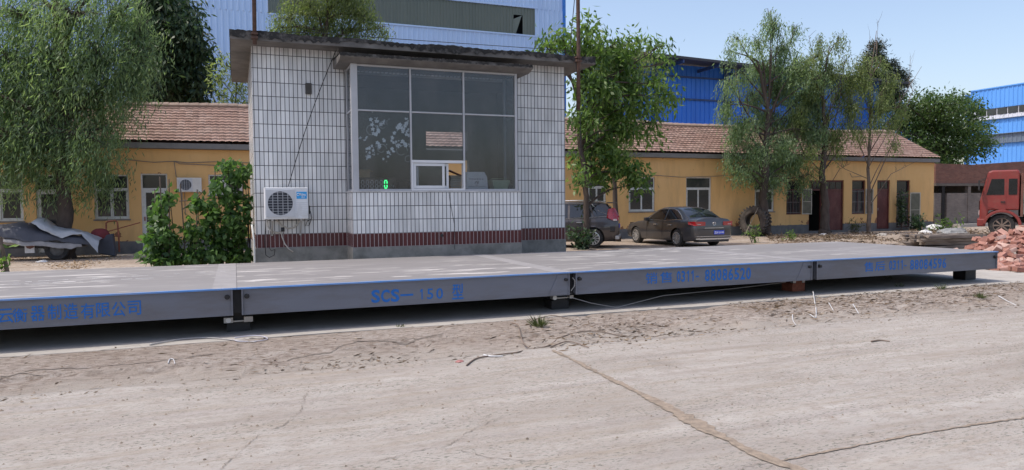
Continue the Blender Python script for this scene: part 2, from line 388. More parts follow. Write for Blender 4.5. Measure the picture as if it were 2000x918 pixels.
# dry twigs and leaf litter on the verge
n = 15000; xx = -2.5+rng.random(n)*17; yy = 6.6+rng.random(n)**.85*1.85
dens = .05+.25*np.exp(-((yy-6.75)/.18)**2)*vnoise(xx*1.2, yy*2, 31)+.9*np.exp(-((xx-4.3)/1.1)**2-((yy-7.35)/.5)**2)+.95*(xx > 6.5)*np.clip((yy-6.8)*1.1, 0, 1)*(.3+vnoise(xx*1.3, yy*3, 4))+.5*np.exp(-((xx-.9)/.8)**2-((yy-7.0)/.3)**2)
k = rng.random(n) < dens*.85; xx, yy = xx[k], yy[k]; n = len(xx)
an = rng.normal(0, .8, n); D = np.stack([np.cos(an), np.sin(an), rng.normal(.05, .12, n)], -1); D /= np.linalg.norm(D, axis=1, keepdims=True)
M_litter = leafmat('dry_litter', (.06, .042, .03), (.19, .135, .085), (.34, .27, .18), trans=.05)
tag(leaf_mesh('leaf_litter', np.stack([xx, yy, zfield(xx, yy)+.004], -1), D, .03+.11*rng.random(n)**2, .007+.017*rng.random(n)**2, M_litter), 'brown dry leaves and twigs littering the dirt verge before the scale', 'leaf litter', kind='stuff')

# ------------------------------------------------------------------ truck scale
def deck_material():
    m, nt, b = newmat('deck_paint'); v = coords(nt, True)
    c = ramp(nt, noise(nt, mapping(nt, v, (.5, 1, 1)), 1.1, 6, .6), [(.3, (.19, .18, .18)), (.7, (.235, .225, .227))])
    s1 = noise(nt, mapping(nt, v, (1.3, 10, 1), rot=(0, 0, R(4))), 1.0, 3, .45, .35)
    s2 = noise(nt, mapping(nt, v, (.25, .5, 1), loc=(1.3, 2, 0)), 1.0, 2)
    sx_ = nn(nt, 'ShaderNodeSeparateXYZ'); nt.links.new(v, sx_.inputs[0]); s2 = mth(nt, 'ADD', s2, mth(nt, 'MULTIPLY', sx_.outputs[0], -.012))
    f = mth(nt, 'MULTIPLY', ramp(nt, s1, [(.60, (0,)*3), (.62, (.9,)*3)]), ramp(nt, s2, [(.36, (.0,)*3), (.5, (1,)*3)]))
    c = mixc(nt, f, c, (.52, .50, .49))
    s3 = noise(nt, mapping(nt, v, (.35, 14, 1)), 1.4, 5, .6)
    c = mixc(nt, ramp(nt, s3, [(.55, (0,)*3), (.72, (.5,)*3)]), c, (.34, .32, .315))
    c = mixc(nt, ramp(nt, noise(nt, mapping(nt, v, (.4, 9, 1), loc=(4, 4, 0)), 1.7, 6, .7), [(.58, (0,)*3), (.75, (.45,)*3)]), c, (.24, .22, .21))
    nt.links.new(c, b.inputs['Base Color']); b.inputs['Roughness'].default_value = .55; b.inputs['Specular IOR Level'].default_value = .4
    bumpit(nt, b, s3, .08, .004); return m
M_deck = deck_material()
M_beam = pm('slate_grey_paint', (.15, .162, .198), .5, var=.06, scale=1.5, dirt=(.115, .108, .112), dirt_amt=.45, dscale=2.5, stretch=(.4, 1, 2), world=True)
M_blue = pm('blue_stencil_paint', (.004, .125, .46), .6, var=.15, scale=22, dirt=(.015, .135, .40), dirt_amt=.2, dscale=14, world=True)
M_edge = pm('blue_edge_paint', (.09, .26, .62), .45, var=.15, scale=8, dirt=(.26, .30, .38), dirt_amt=.5, dscale=1.6, stretch=(.7, 1, 1), world=True)
M_black = pm('black_steel', (.015, .015, .018), .6, var=.3, scale=8)
M_zinc = pm('zinc_steel', (.45, .46, .47), .45, .6, var=.15, scale=12, dirt=(.25, .2, .16))
M_rust = pm('rusty_red_steel', (.22, .07, .04), .8, var=.35, scale=14, bump=.3)
M_wire = pm('grey_cable', (.3, .29, .28), .6)
M_wwire = pm('white_cable', (.55, .55, .56), .5, var=.06)
DY0, DY1, DZ = 8.62, 12.28, .55
SEAM = [-4.27, 0.0, 4.26, 8.51, 12.76]
T = thing('truck_scale', 'long low grey steel truck scale with blue lettering before the tiled weigh house', 'truck scale', (4.26, 10.4, 0.0))
O = T.location
for i in range(4):
    x0, x1 = SEAM[i], SEAM[i+1]
    s = MB(); s.box(x0+.003, x1-.003, DY0, DY1, DZ-.014, DZ)
    sec = s.build('deck_plate', M_deck, T, O)
    a0, a1 = x0+.055, x1-(.055 if i < 3 else .02)
    b_ = MB()
    b_.box(a0, a1, DY0+.025, DY0+.04, .247, DZ-.0145); b_.box(a0, a1, DY0+.025, DY0+.12, .235, .2465)
    b_.box(a0, a1, DY1-.04, DY1-.025, .235, DZ-.0145)
    for yb in (9.25, 9.9, 10.7, 11.6): b_.box(a0+.02, a1-.02, yb, yb+.2, .16, DZ-.0145)  # unseen inner beams, made deep to block light and darken under the deck
    b_.box(a0, a0+.012, DY0+.012, DY1-.045, .24, DZ-.0145); b_.box(a1-.012, a1, DY0+.012, DY1-.045, .24, DZ-.0145)
    bm_ = b_.build('side_beam', M_beam, T, O)
    for xx_ in (a0, a1):
        st = MB(); st.box(xx_-.009, xx_+.009, DY0+.004, DY0+.0245, .237, DZ-.016); st.build('end_stiffener', M_beam, T, O, bev=.003)
    if i in (1, 2): # gusset bent inward at the right end of the beam
        st = MB(); st.add([(a1-.30, DY0+.018, .25), (a1-.011, DY0+.018, .25), (a1-.011, DY0+.018, DZ-.03), (a1-.16, DY0+.018, DZ-.03), (a1-.30, DY0+.0245, .25), (a1-.011, DY0+.0245, .25), (a1-.011, DY0+.0245, DZ-.03), (a1-.16, DY0+.0245, DZ-.03)],
               [(0, 1, 2, 3), (4, 5, 6, 7), (0, 1, 5, 4), (1, 2, 6, 5), (2, 3, 7, 6), (3, 0, 4, 7)]); st.build('gusset', M_beam, T, O)
    if i: cn_ = MB(); cn_.box(x0-.05, x0+.05, DY0+.10, DY0+.5, .25, DZ-.0145); cn_.build('seam_gap_filler', M_black, T, O)  # added dark filler, keeps light from showing through the seam gap
    for xx_ in (a0+.05, a1-.05):
        bo = MB(); bo.lathe([(0, -.03), (.022, -.03), (.022, .01), (.03, .01), (.03, .02), (0, .02)], 8, Matrix.Translation((xx_, DY0+.01, DZ-.10)) @ Matrix.Rotation(R(90), 4, 'Z')); bo.build('bolt', M_black, T, O)
    e = MB(); e.box(x0+.002, x1-.002, DY0-.004, DY0+.045, DZ-.016, DZ+.0015); e.build('edge_strip', M_edge, T, O)
    # painted paler band beside each seam
M_seamd = pm('seam_dark', (.13, .125, .13), .7)
M_band = pm('seam_band_paint', (.27, .26, .265), .6, var=.12, scale=5, world=True)
for x in SEAM[1:4]:
    sb = MB(); sb.box(x-.0035, x+.0035, DY0+.03, DY1, DZ-.012, DZ+.0008); sb.build('seam_line', M_seamd, T, O)
    sb = MB(); sb.box(x-.26, x-.005, DY0+.03, DY1-.01, DZ-.003, DZ+.0016); sb.build('seam_band', M_band, T, O)
# twin weld scratches on the left section
sc_ = MB()
for px0, py0, px1, py1 in ((0, 553, 440, 530), (0, 557, 300, 543)):
    A, B = gz(px0, py0, DZ), gz(px1, py1, DZ)
    for k in range(40):
        if random.random() < .25: continue
        P, Q = A.lerp(B, k/40), A.lerp(B, (k+1)/40); wd = .008*random.uniform(.5, 1.5)
        sc_.box(P.x, Q.x, min(P.y, Q.y)-wd, min(P.y, Q.y)+wd, DZ-.003, DZ+.0024)
sc_.build('paint_scratch', pm('bare_white_primer', (.62, .61, .61), .6), T, O)
# load cell mounts, set back under the seams
for k, (px, py) in enumerate(((466, 632), (1100, 586), (1560, 567), (1896, 545))):
    yb_ = DY0+(.22, .22, .42, .42)[k]; c = at(px, py, yb_).x; m = MB()
    if k < 2:
        m.box(c-.13, c+.13, yb_+.10, yb_+.35, .002, .12); m.box(c-.10, c+.10, yb_+.10, yb_+.32, .12, .234)
        r_ = m.build('load_cell_mount', M_black, T, O)
        w0 = .10 if k == 0 else .06; zt_, zb_ = at(px, 619-32*0 if k == 0 else 577, yb_).z, at(px, 630 if k == 0 else 584, yb_).z
        for (xa, xb) in ((c-.16, c-.16+w0), (c+.16-w0, c+.16)): p = MB(); p.box(xa, xb, yb_, yb_+.09, zb_, zt_); p.build('bracket', M_zinc, r_, O, bev=.003)
        p = MB(); p.box(c-.16+w0, c+.16-w0, yb_+.03, yb_+.05, zb_+.005, zb_+.02); p.build('link', M_zinc, r_, O)
        zc_ = (zt_+zb_)/2; p = MB(); p.lathe([(0, -.008), (.030, -.008), (.030, .02), (0, .02)], 16, Matrix.Translation(Vector((c-.16+w0*.5, yb_-.006, zc_))-O) @ Matrix.Rotation(R(90), 4, 'Z')); p.build('cap', pm('pale_cap', (.66, .67, .68), .4), r_)
    elif k == 2:
        zb_ = .004; m.box(c-.13, c+.13, yb_, yb_+.25, zb_, .14); m.box(c-.06, c+.06, yb_-.004, yb_+.2, .14, .234)
        r_ = m.build('load_cell_mount', M_rust, T, O, bev=.004)
        for (xa, xb) in ((c-.125, c-.065), (c+.07, c+.125)): p = MB(); p.box(xa, xb, yb_-.006, yb_+.05, .145, .2); p.build('bracket', M_zinc, r_, O)
    else:
        m.box(c-.14, c+.14, yb_, yb_+.25, .002, .2345); r_ = m.build('load_cell_mount', M_black, T, O, bev=.005)
        p = MB(); p.tube([(c+.14, yb_+.1, .2), (c+.22, yb_+.08, .19), (c+.23, yb_+.08, .12), (c+.14, yb_+.09, .08)], .010); p.build('hose', M_zinc, r_, O)
lw = MB(); A = Vector((SEAM[2]-.02, DY0+.03, .2))
lw.tube([Vector((SEAM[2]+.0, DY0+.02, .47)), Vector((SEAM[2]+.035, DY0+.01, .43)), Vector((SEAM[2]+.03, DY0+.01, .36)), Vector((SEAM[2]-.02, DY0+.02, .29))], .006)
lw.tube([A, Vector((SEAM[2]+.3, DY0+.06, .10)), Vector((SEAM[2]+.7, DY0+.05, .012)), Vector((SEAM[2]+1.5, DY0+.1, .13)), Vector((SEAM[2]+2.8, DY0+.2, .15)), Vector((SEAM[3]-.4, DY0+.2, .2))], .004)
pass; lw.build('signal_cable', M_wire, T, O)
# stencilled lettering on the front beam; pixel boxes give its place on the beam's face
FY = DY0+.0235
def beam_text(body, x0, x1, zt, zb, bold=.012, shear=0):
    return text_mesh(body, 'lettering', M_blue, T, (x0, FY, zb), x1-x0, zt-zb, bold=bold, off=O, thick=.001, shear=shear)
def bx(px, py): p = at(px, py, FY); return p.x, p.z
chars = '云衡器制造有限公司'; edges = [(-8, 26, 604, 632), (24, 53, 603, 630), (59, 87, 598, 628), (92, 119, 595, 625), (124, 152, 593, 624), (157, 184, 593, 623), (187, 215, 592, 620), (218, 245, 590, 619), (249, 275, 588, 616)]
for ch, (xa, xb, ya, yb) in zip(chars, edges):
    (x0, z1), (x1, _) = bx(xa, ya), bx(xb, ya); z0 = bx(xa, yb)[1]; beam_text(ch, x0, x1, z1, z0, .008)
def bt(s, xa, xb, ya, yb, **k):
    x0, z1 = bx(xa, ya); x1 = bx(xb, ya)[0]; z0 = bx(xa, yb)[1]
    if s == '1':      # narrow stencil one: a stem with a short flag
        w_, h_ = x1-x0, z1-z0; P = [(.52, 0), (.82, 0), (.82, 1), (.58, 1), (.12, .80), (.12, .66), (.52, .80)]
        mb = MB(); mb.prism([(x0+u*w_, z0+v_*h_) for u, v_ in P], FY-.001, FY, 'y'); mb.build('lettering', M_blue, T, O); return
    beam_text(s, x0, x1, z1, z0, **k)
for s, xa, xb, ya, yb, bo in (('S', 725, 742, 566.5, 592, .03), ('C', 744, 761, 566, 591, .03), ('S', 763, 780, 565, 590, .03), ('1', 819.5, 826.5, 564.5, 585, .0), ('5', 834, 846, 564, 584.5, .008), ('0', 852, 865, 563, 584, .008), ('型', 883, 905, 555, 585, .012)):
    bt(s, xa, xb, ya, yb, bold=bo)
x0, z1 = bx(782, 575); x1 = bx(807, 575)[0]; z0 = bx(782, 578.5)[1]
mb = MB(); mb.box(x0, x1, FY-.001, FY+.001, z0, z1); mb.build('lettering', M_blue, T, O)
def run_text(s, xa, xb, ya, yb, slope, bold):
    n = len(s); 
    for i, c in enumerate(s):
        a = xa+(xb-xa)*i/n; e = a+(xb-xa)/n*.80
        if c == '1': a += (e-a)*.05; e -= (e-a)*.05
        bt(c, a, e, ya+slope*(a-xa), yb+slope*(a-xa), bold=.0 if c == '1' else bold)
bt('销', 1261, 1284, 533, 555, bold=.006); bt('售', 1289, 1313, 531.5, 553, bold=.006)
run_text('0311', 1322, 1358, 529.5, 551, -.05, .02); bt('-', 1359, 1365, 539, 541.5, bold=.0)
run_text('88086520', 1377, 1469, 526.5, 549.5, -.05, .02)
bt('售', 1688, 1706, 512, 531, bold=.006); bt('后', 1709, 1729, 511, 529, bold=.006)
run_text('0311', 1737, 1766, 509, 527.5, -.05, .02); bt('-', 1766, 1771, 518, 520, bold=.0)
run_text('88084596', 1778, 1850, 507.5, 527, -.05, .02)
# ------------------------------------------------------------------ weigh house
WY, BY = 13.3, 12.62          # main front wall, front of the bay
def tile_material():
    m, nt, b = newmat('weathered_wall_tile'); v = coords(nt, True)
    sp = nn(nt, 'ShaderNodeSeparateXYZ'); nt.links.new(v, sp.inputs[0])
    u = mth(nt, 'ADD', sp.outputs[0], sp.outputs[1]); z = mth(nt, 'SUBTRACT', sp.outputs[2], .97)
    cv = nn(nt, 'ShaderNodeCombineXYZ'); nt.links.new(mth(nt, 'ADD', u, 30.0), cv.inputs[0]); nt.links.new(mth(nt, 'ADD', z, 2.44*.1*10), cv.inputs[1])
    br = nn(nt, 'ShaderNodeTexBrick'); br.offset = 0; br.squash = 1
    br.inputs['Scale'].default_value = 1; br.inputs['Brick Width'].default_value = .0745; br.inputs['Row Height'].default_value = .244
    br.inputs['Mortar Size'].default_value = .0062; br.inputs['Mortar Smooth'].default_value = .15; br.inputs['Bias'].default_value = -.2
    br.inputs['Color1'].default_value = (.65, .66, .67, 1); br.inputs['Color2'].default_value = (.82, .82, .82, 1); br.inputs['Mortar'].default_value = (.055, .056, .062, 1)
    nt.links.new(cv.outputs[0], br.inputs['Vector'])
    br2 = nn(nt, 'ShaderNodeTexBrick'); br2.offset = 0
    for k_, val in (('Scale', 1), ('Brick Width', .0745), ('Row Height', .244), ('Mortar Size', .0052), ('Mortar Smooth', .15)): br2.inputs[k_].default_value = val
    br2.inputs['Color1'].default_value = (.060, .008, .012, 1); br2.inputs['Color2'].default_value = (.085, .012, .017, 1); br2.inputs['Mortar'].default_value = (.40, .33, .33, 1)
    nt.links.new(cv.outputs[0], br2.inputs['Vector'])
    band = mth(nt, 'LESS_THAN', sp.outputs[2], .97)
    white = br.outputs[0]
    dirt = ramp(nt, noise(nt, mapping(nt, v, (1.6, 1.6, .35)), 1.5, 7, .65), [(.40, (1, 1, 1)), (.7, (.70, .69, .68))])
    white = mixc(nt, 1, white, dirt, 'MULTIPLY')
    # grime that has washed down from the roof slab: dark drips with a shape of their own
    drip = noise(nt, mapping(nt, v, (7, 7, .45)), 1.0, 5, .6)
    top = nn(nt, 'ShaderNodeMapRange'); top.inputs[1].default_value = 3.75; top.inputs[2].default_value = 4.35; nt.links.new(sp.outputs[2], top.inputs[0])
    white = mixc(nt, mth(nt, 'MULTIPLY', ramp(nt, drip, [(.45, (0,)*3), (.68, (.8,)*3)]), top.outputs[0]), white, (.17, .16, .15))
    white = mixc(nt, ramp(nt, noise(nt, v, 11, 6, .75), [(.66, (0,)*3), (.74, (.5,)*3)]), white, (.3, .28, .26))
    c = mixc(nt, band, white, br2.outputs[0])
    nt.links.new(c, b.inputs['Base Color'])
    nt.links.new(ramp(nt, br.outputs[1], [(0, (.22,)*3), (1, (.8,)*3)]), b.inputs['Roughness']); b.inputs['Specular IOR Level'].default_value = .45
    h = mth(nt, 'ADD', mth(nt, 'MULTIPLY', br.outputs[1], -1.0), mth(nt, 'MULTIPLY', noise(nt, v, 5, 3), .35)); bumpit(nt, b, h, .5, .006)
    return m
M_tile = tile_material()
M_plinth = pm('damp_plinth_concrete', (.235, .23, .215), .9, var=.2, scale=2.5, bump=.3, dirt=(.09, .09, .08), dirt_amt=.5, dscale=3, world=True)
M_slab = pm('stained_slab_concrete', (.16, .15, .14), .9, var=.25, scale=2, bump=.4, dirt=(.075, .07, .065), dirt_amt=.55, dscale=2.5, world=True)
M_tar = pm('tar_paper', (.018, .017, .016), .8, var=.5, scale=6, bump=1, bscale=18, dirt=(.2, .19, .18), dirt_amt=.3, dscale=5, world=True)
M_alu = pm('white_aluminium', (.40, .41, .43), .45, var=.08, scale=3, dirt=(.40, .40, .42), dirt_amt=.4, dscale=5, world=True)
M_glass = glassmat('dusty_window_glass')
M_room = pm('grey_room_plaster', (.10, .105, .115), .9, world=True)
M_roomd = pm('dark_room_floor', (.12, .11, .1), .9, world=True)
BX0, BX1 = 1.93, 5.13          # bay
T = thing('weigh_house', 'small white tiled weigh house with flat concrete roof, maroon base band and projecting bay window', 'building', (3.35, 15.1, -.2)); O = T.location
X0, X1, YB, ZT = .335, 6.40, 16.9, 4.30
WZ0, WZ1 = 1.722, 3.93
def hole_wall(mb, a0, a1, z0, z1, holes, mk):
    """quads of a wall spanned by (a, z), with rectangular holes; mk(a, z) -> point"""
    A = sorted({a0, a1, *[h[0] for h in holes], *[h[1] for h in holes]}); Zs = sorted({z0, z1, *[h[2] for h in holes], *[h[3] for h in holes]})
    for i in range(len(A)-1):
        for j in range(len(Zs)-1):
            ca, cz = (A[i]+A[i+1])/2, (Zs[j]+Zs[j+1])/2
            if any(h[0] < ca < h[1] and h[2] < cz < h[3] for h in holes): continue
            mb.quad(mk(A[i], Zs[j]), mk(A[i+1], Zs[j]), mk(A[i+1], Zs[j+1]), mk(A[i], Zs[j+1]))
W_ = MB(); TZ0 = .727
hole_wall(W_, X0, X1, TZ0, ZT, [(BX0+.005, BX1-.005, WZ0, WZ1)], lambda a, z: (a, WY, z))
W_.quad((X0, WY, TZ0), (X0, YB, TZ0), (X0, YB, ZT), (X0, WY, ZT)); W_.quad((X1, WY, TZ0), (X1, YB, TZ0), (X1, YB, ZT), (X1, WY, ZT))
RWX = (at(834, 257, 16.6).x, at(915, 257, 16.6).x); RWZ = (at(875, 293, 16.6).z, at(875, 256, 16.6).z)
DX0, DX1, DZ1 = at(876, 320, 16.7).x, at(917, 320, 16.7).x, at(890, 312, 16.7).z
BH = [(RWX[0], RWX[1], RWZ[0], RWZ[1]), (DX0, DX1, .9, DZ1)]
hole_wall(W_, X0, X1, TZ0, ZT, BH, lambda a, z: (a, YB, z))
# reveals of the opening behind the bay
for x in (BX0+.005, BX1-.005): W_.quad((x, WY, WZ0), (x, WY+.24, WZ0), (x, WY+.24, WZ1), (x, WY, WZ1))
W_.quad((BX0+.005, WY, WZ1), (BX1-.005, WY, WZ1), (BX1-.005, WY+.24, WZ1), (BX0+.005, WY+.24, WZ1))
W_.build('wall', M_tile, T, O)
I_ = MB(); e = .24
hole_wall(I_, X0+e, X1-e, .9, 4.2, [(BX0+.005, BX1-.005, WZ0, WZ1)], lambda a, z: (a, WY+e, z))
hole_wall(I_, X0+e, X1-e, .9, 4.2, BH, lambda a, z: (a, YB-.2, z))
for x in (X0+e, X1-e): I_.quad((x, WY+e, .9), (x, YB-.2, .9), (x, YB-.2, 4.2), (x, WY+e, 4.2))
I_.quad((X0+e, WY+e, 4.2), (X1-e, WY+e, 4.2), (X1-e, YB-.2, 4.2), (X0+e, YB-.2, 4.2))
for (a, b_, c, d) in BH:
    for x in (a, b_): I_.quad((x, YB-.2, c), (x, YB-.001, c), (x, YB-.001, d), (x, YB-.2, d))
    for z in (c, d): I_.quad((a, YB-.2, z), (b_, YB-.2, z), (b_, YB-.001, z), (a, YB-.001, z))
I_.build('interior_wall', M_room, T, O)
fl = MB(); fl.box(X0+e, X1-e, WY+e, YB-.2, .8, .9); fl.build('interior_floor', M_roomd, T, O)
P_ = MB(); P_.box(X0-.01, X1+.01, WY-.012, YB+.01, -.2, TZ0-.001); P_.box(BX0-.012, BX1+.012, BY-.012, WY-.013, -.2, TZ0-.001)
P_.build('plinth', M_plinth, T, O)
Bp = MB()
Bp.quad((BX0, BY, TZ0), (BX1, BY, TZ0), (BX1, BY, WZ0-.02), (BX0, BY, WZ0-.02))
Bp.quad((BX0, BY, TZ0), (BX0, WY-.001, TZ0), (BX0, WY-.001, WZ0-.02), (BX0, BY, WZ0-.02)); Bp.quad((BX1, BY, TZ0), (BX1, WY-.001, TZ0), (BX1, WY-.001, WZ0-.02), (BX1, BY, WZ0-.02))
Bp.build('bay_wall', M_tile, T, O)
s_ = MB(); s_.box(BX0-.012, BX1+.012, BY-.014, WY+.24, WZ0-.02, WZ0+.006); s_.build('window_sill', pm('sill_stone', (.5, .5, .51), .6, dirt=(.3, .28, .26)), T, O, bev=.004)
r_ = MB(); r_.box(0.0, 6.88, 12.84, 17.35, 4.275, 4.405); rf = r_.build('roof_slab', M_slab, T, O, bev=.008)
# tar paper lapping over the slab edge in a ragged line
t_ = MB(); xs_ = np.arange(-.015, 6.9, .045); ra = random.Random(5); hh = [4.405-max(.02, .072+.03*math.sin(x*2.1)+ra.uniform(-.03, .03)) for x in xs_]
top_ = [4.424+.012*math.sin(x*3.7)+ra.uniform(-.008, .012) for x in xs_]
for i in range(len(xs_)-1):
    a, b_ = xs_[i], xs_[i+1]
    t_.quad((a, 12.829, hh[i]), (b_, 12.829, hh[i+1]), (b_, 12.829, top_[i+1]), (a, 12.829, top_[i]))
    t_.quad((a, 12.829, top_[i]), (b_, 12.829, top_[i+1]), (b_, 13.4, 4.418), (a, 13.4, 4.418))
ys_ = np.arange(12.829, 17.37, .06)
for i in range(len(ys_)-1):
    a, b_ = ys_[i], ys_[i+1]; h1 = 4.405-ra.uniform(.02, .07); h2 = 4.405-ra.uniform(.02, .07)
    t_.quad((-.012, a, h1), (-.012, b_, h2), (-.012, b_, 4.425), (-.012, a, 4.425))
t_.quad((-.012, 13.4, 4.418), (6.9, 13.4, 4.418), (6.9, 17.36, 4.418), (-.012, 17.36, 4.418))
t_.build('tar_cover', M_tar, rf, O)
# bay canopy
c_ = MB(); c_.prism([(12.36, 4.015), (12.36, 4.06), (WY-.002, 4.10), (WY-.002, 3.955), (12.56, 3.955)], 1.73, 5.30, 'x'); cn = c_.build('bay_canopy', M_slab, T, O, bev=.006)
t_ = MB(); xs_ = np.arange(1.722, 5.31, .04)
for i in range(len(xs_)-1):
    a, b_ = xs_[i], xs_[i+1]; h1, h2 = 4.03+ra.uniform(-.014, .01), 4.03+ra.uniform(-.014, .01); u1 = 4.075+ra.uniform(-.006, .014)
    t_.quad((a, 12.352, h1), (b_, 12.352, h2), (b_, 12.352, u1), (a, 12.352, u1)); t_.quad((a, 12.352, u1), (b_, 12.352, u1), (b_, WY-.003, 4.112), (a, WY-.003, 4.112))
t_.build('tar_cover', M_tar, cn, O)
# bay window: posts, rails and panes
FYB = BY+.06
cols_ = [BX0+.02, 3.005, 4.01, BX1-.075]; zt = 3.15
f = MB()
f.box(BX0+.012, BX0+.125, BY+.004, BY+.10, WZ0+.006, 3.954)              # the thick white corner post
f.box(cols_[3]-.022, cols_[3]+.022, BY+.02, BY+.09, WZ0+.006, 3.954)
for x in cols_[1:3]: f.box(x-.015, x+.015, BY+.022, BY+.085, WZ0+.034, 3.918)
for z in (WZ0+.020, 3.936): f.box(BX0+.126, cols_[3]-.023, BY+.024, BY+.083, z-.014, z+.018)
for a, b_ in ((BX0+.126, cols_[1]-.021), (cols_[1]+.021, cols_[2]-.021), (cols_[2]+.021, cols_[3]-.023)): f.box(a, b_, BY+.024, BY+.083, zt-.013, zt+.013)
for x in (BX0+.035, cols_[3]):
    f.box(x-.018, x+.018, WY-.06, WY-.004, WZ0+.006, 3.953); f.box(x-.016, x+.016, BY+.101, WY-.061, zt-.016, zt+.016); f.box(x-.016, x+.016, BY+.101, WY-.061, WZ0+.007, WZ0+.035); f.box(x-.016, x+.016, BY+.101, WY-.061, 3.92, 3.95)
wf = f.build('window_frame', M_alu, T, O, bev=.004)
spans = [(BX0+.12, cols_[1]-.010), (cols_[1]+.010, cols_[2]-.010), (cols_[2]+.010, cols_[3]-.018)]
SX0, SX1, SZ = cols_[1]-.005, cols_[2]+.005, 2.285
for i, (a, b_) in enumerate(spans):
    for z0, z1 in ((WZ0+.03, zt-.009), (zt+.009, 3.92)):
        if i == 1 and z0 < 2: z0 = SZ+.0
        p = MB(); p.box(a, b_, FYB-.003, FYB+.003, z0, z1); p.build('window_pane', M_glass, T, O)
for x in (BX0+.035, cols_[3]):
    for z0, z1 in ((WZ0+.03, zt-.015), (zt+.015, 3.92)):
        p = MB(); p.box(x-.003, x+.003, BY+.1, WY-.06, z0, z1); p.build('window_pane', M_glass, T, O)
# sliding service window, right half pushed open
M_uw = pm('clean_white_pvc', (.62, .63, .65), .35, var=.05, scale=4, world=True)
f = MB(); d0, d1 = BY+.002, BY+.115
f.box(SX0, SX1, d0, d1, SZ-.05, SZ); f.box(SX0, SX1, d0, d1, WZ0+.008, WZ0+.045); f.box(SX0, SX0+.035, d0, d1, WZ0+.0451, SZ-.051); f.box(SX1-.035, SX1, d0, d1, WZ0+.0451, SZ-.051)
sw = f.build('service_window', M_uw, T, O, bev=.004)
zb, zu = WZ0+.05, SZ-.055; LX = at(868, 340, BY+.04).x; LX2 = at(876, 340, BY+.08).x
for (a, b_, yy_) in ((SX0+.04, LX, BY+.02), (SX0+.10, LX2, BY+.07)):
    q = MB(); w_ = .045
    q.box(a, a+w_, yy_, yy_+.03, zb, zu); q.box(b_-w_, b_, yy_, yy_+.03, zb, zu); q.box(a+w_, b_-w_, yy_, yy_+.03, zb, zb+.05); q.box(a+w_, b_-w_, yy_, yy_+.03, zu-.05, zu)
    q.build('sash', M_uw, sw, O, bev=.003)
    q = MB(); q.box(a+w_, b_-w_, yy_+.012, yy_+.018, zb+.05, zu-.05); q.build('pane', M_glass, sw, O)
# frosted flower sticker on the lower left pane
M_stick = pm('frosted_sticker', (.26, .31, .34), .6, var=.15, scale=20)
st = MB(); ra = random.Random(11)
def pet(x, z, r, an): 
    pts = [(x+r*math.cos(an+t)*k, FYB-.0045, z+r*math.sin(an+t)*k) for t, k in ((0, 1.0), (.5, .62), (1.1, .25), (-1.1, .25), (-.5, .62))]
    dy = ra.random()*.002; st.add([(x_, y_-dy, z_) for x_, y_, z_ in pts], [tuple(range(5))])
a, b_ = spans[0]
rows = [((a+.30, 3.10), (a+.36, 2.72)), ((a+.05, 2.62), (a+.52, 2.98)), ((a+.62, 2.75), (a+.95, 3.03)), ((a+.62, 2.60), (a+.98, 2.55)), ((a+.10, 2.33), (a+.42, 2.42)), ((a+.50, 2.30), (a+.75, 2.62)), ((a+.15, 2.50), (a+.6, 2.62)), ((a+.75, 2.9), (a+.98, 2.72))]
for (p, q) in rows:
    for k in range(17):
        t = ra.random(); x = p[0]+(q[0]-p[0])*t+ra.gauss(0, .032); z = p[1]+(q[1]-p[1])*t+ra.gauss(0, .032); x = min(max(x, a+.02), b_-.02)
        r = ra.choice([.012, .018, .028, .042]); 
        for m_ in range(5): pet(x, z, r, m_*1.2566+ra.random()*.5)
for cx_, cz_, r in ((a+.25, 2.8, .11), (a+.78, 2.45, .11), (a+.45, 2.9, .08), (a+.9, 2.3, .07), (a+.42, 2.48, .09)):
    pts = [(cx_+r*math.cos(t)*(1-t/16), FYB-.005, cz_+r*math.sin(t)*(1-t/16)) for t in np.linspace(0, 5.5, 22)]; st.tube(pts, .0028, 4)
st.build('window_sticker', M_stick, T, O, recalc=False)
# parts on the roof and wall
v_ = MB(); v_.box(at(596, 163, WY).x, at(608, 163, WY).x, WY-.06, WY-.001, at(600, 184, WY).z, at(600, 163, WY).z); v_.build('junction_box', pm('brown_box', (.06, .055, .05), .7), T, O, bev=.006)
p = at(863, 460, BY); v_ = MB(); v_.lathe([(0, -.004), (.02, -.004), (.03, .002), (.03, .008)], 12, Matrix.Translation(Vector((p.x, BY-.003, p.z))-O) @ Matrix.Rotation(R(90), 4, 'Z')); v_.build('drain_hole', M_black, T)
v_ = MB(); A = at(877, 374, BY-.01); pts = [A, at(879, 392, BY-.01), at(884, 420, BY-.012), at(888, 440, BY-.01), at(887, 470, BY-.012), at(888, 487, BY-.012)]; v_.tube(pts, .004); v_.build('cable', M_black, T, O)

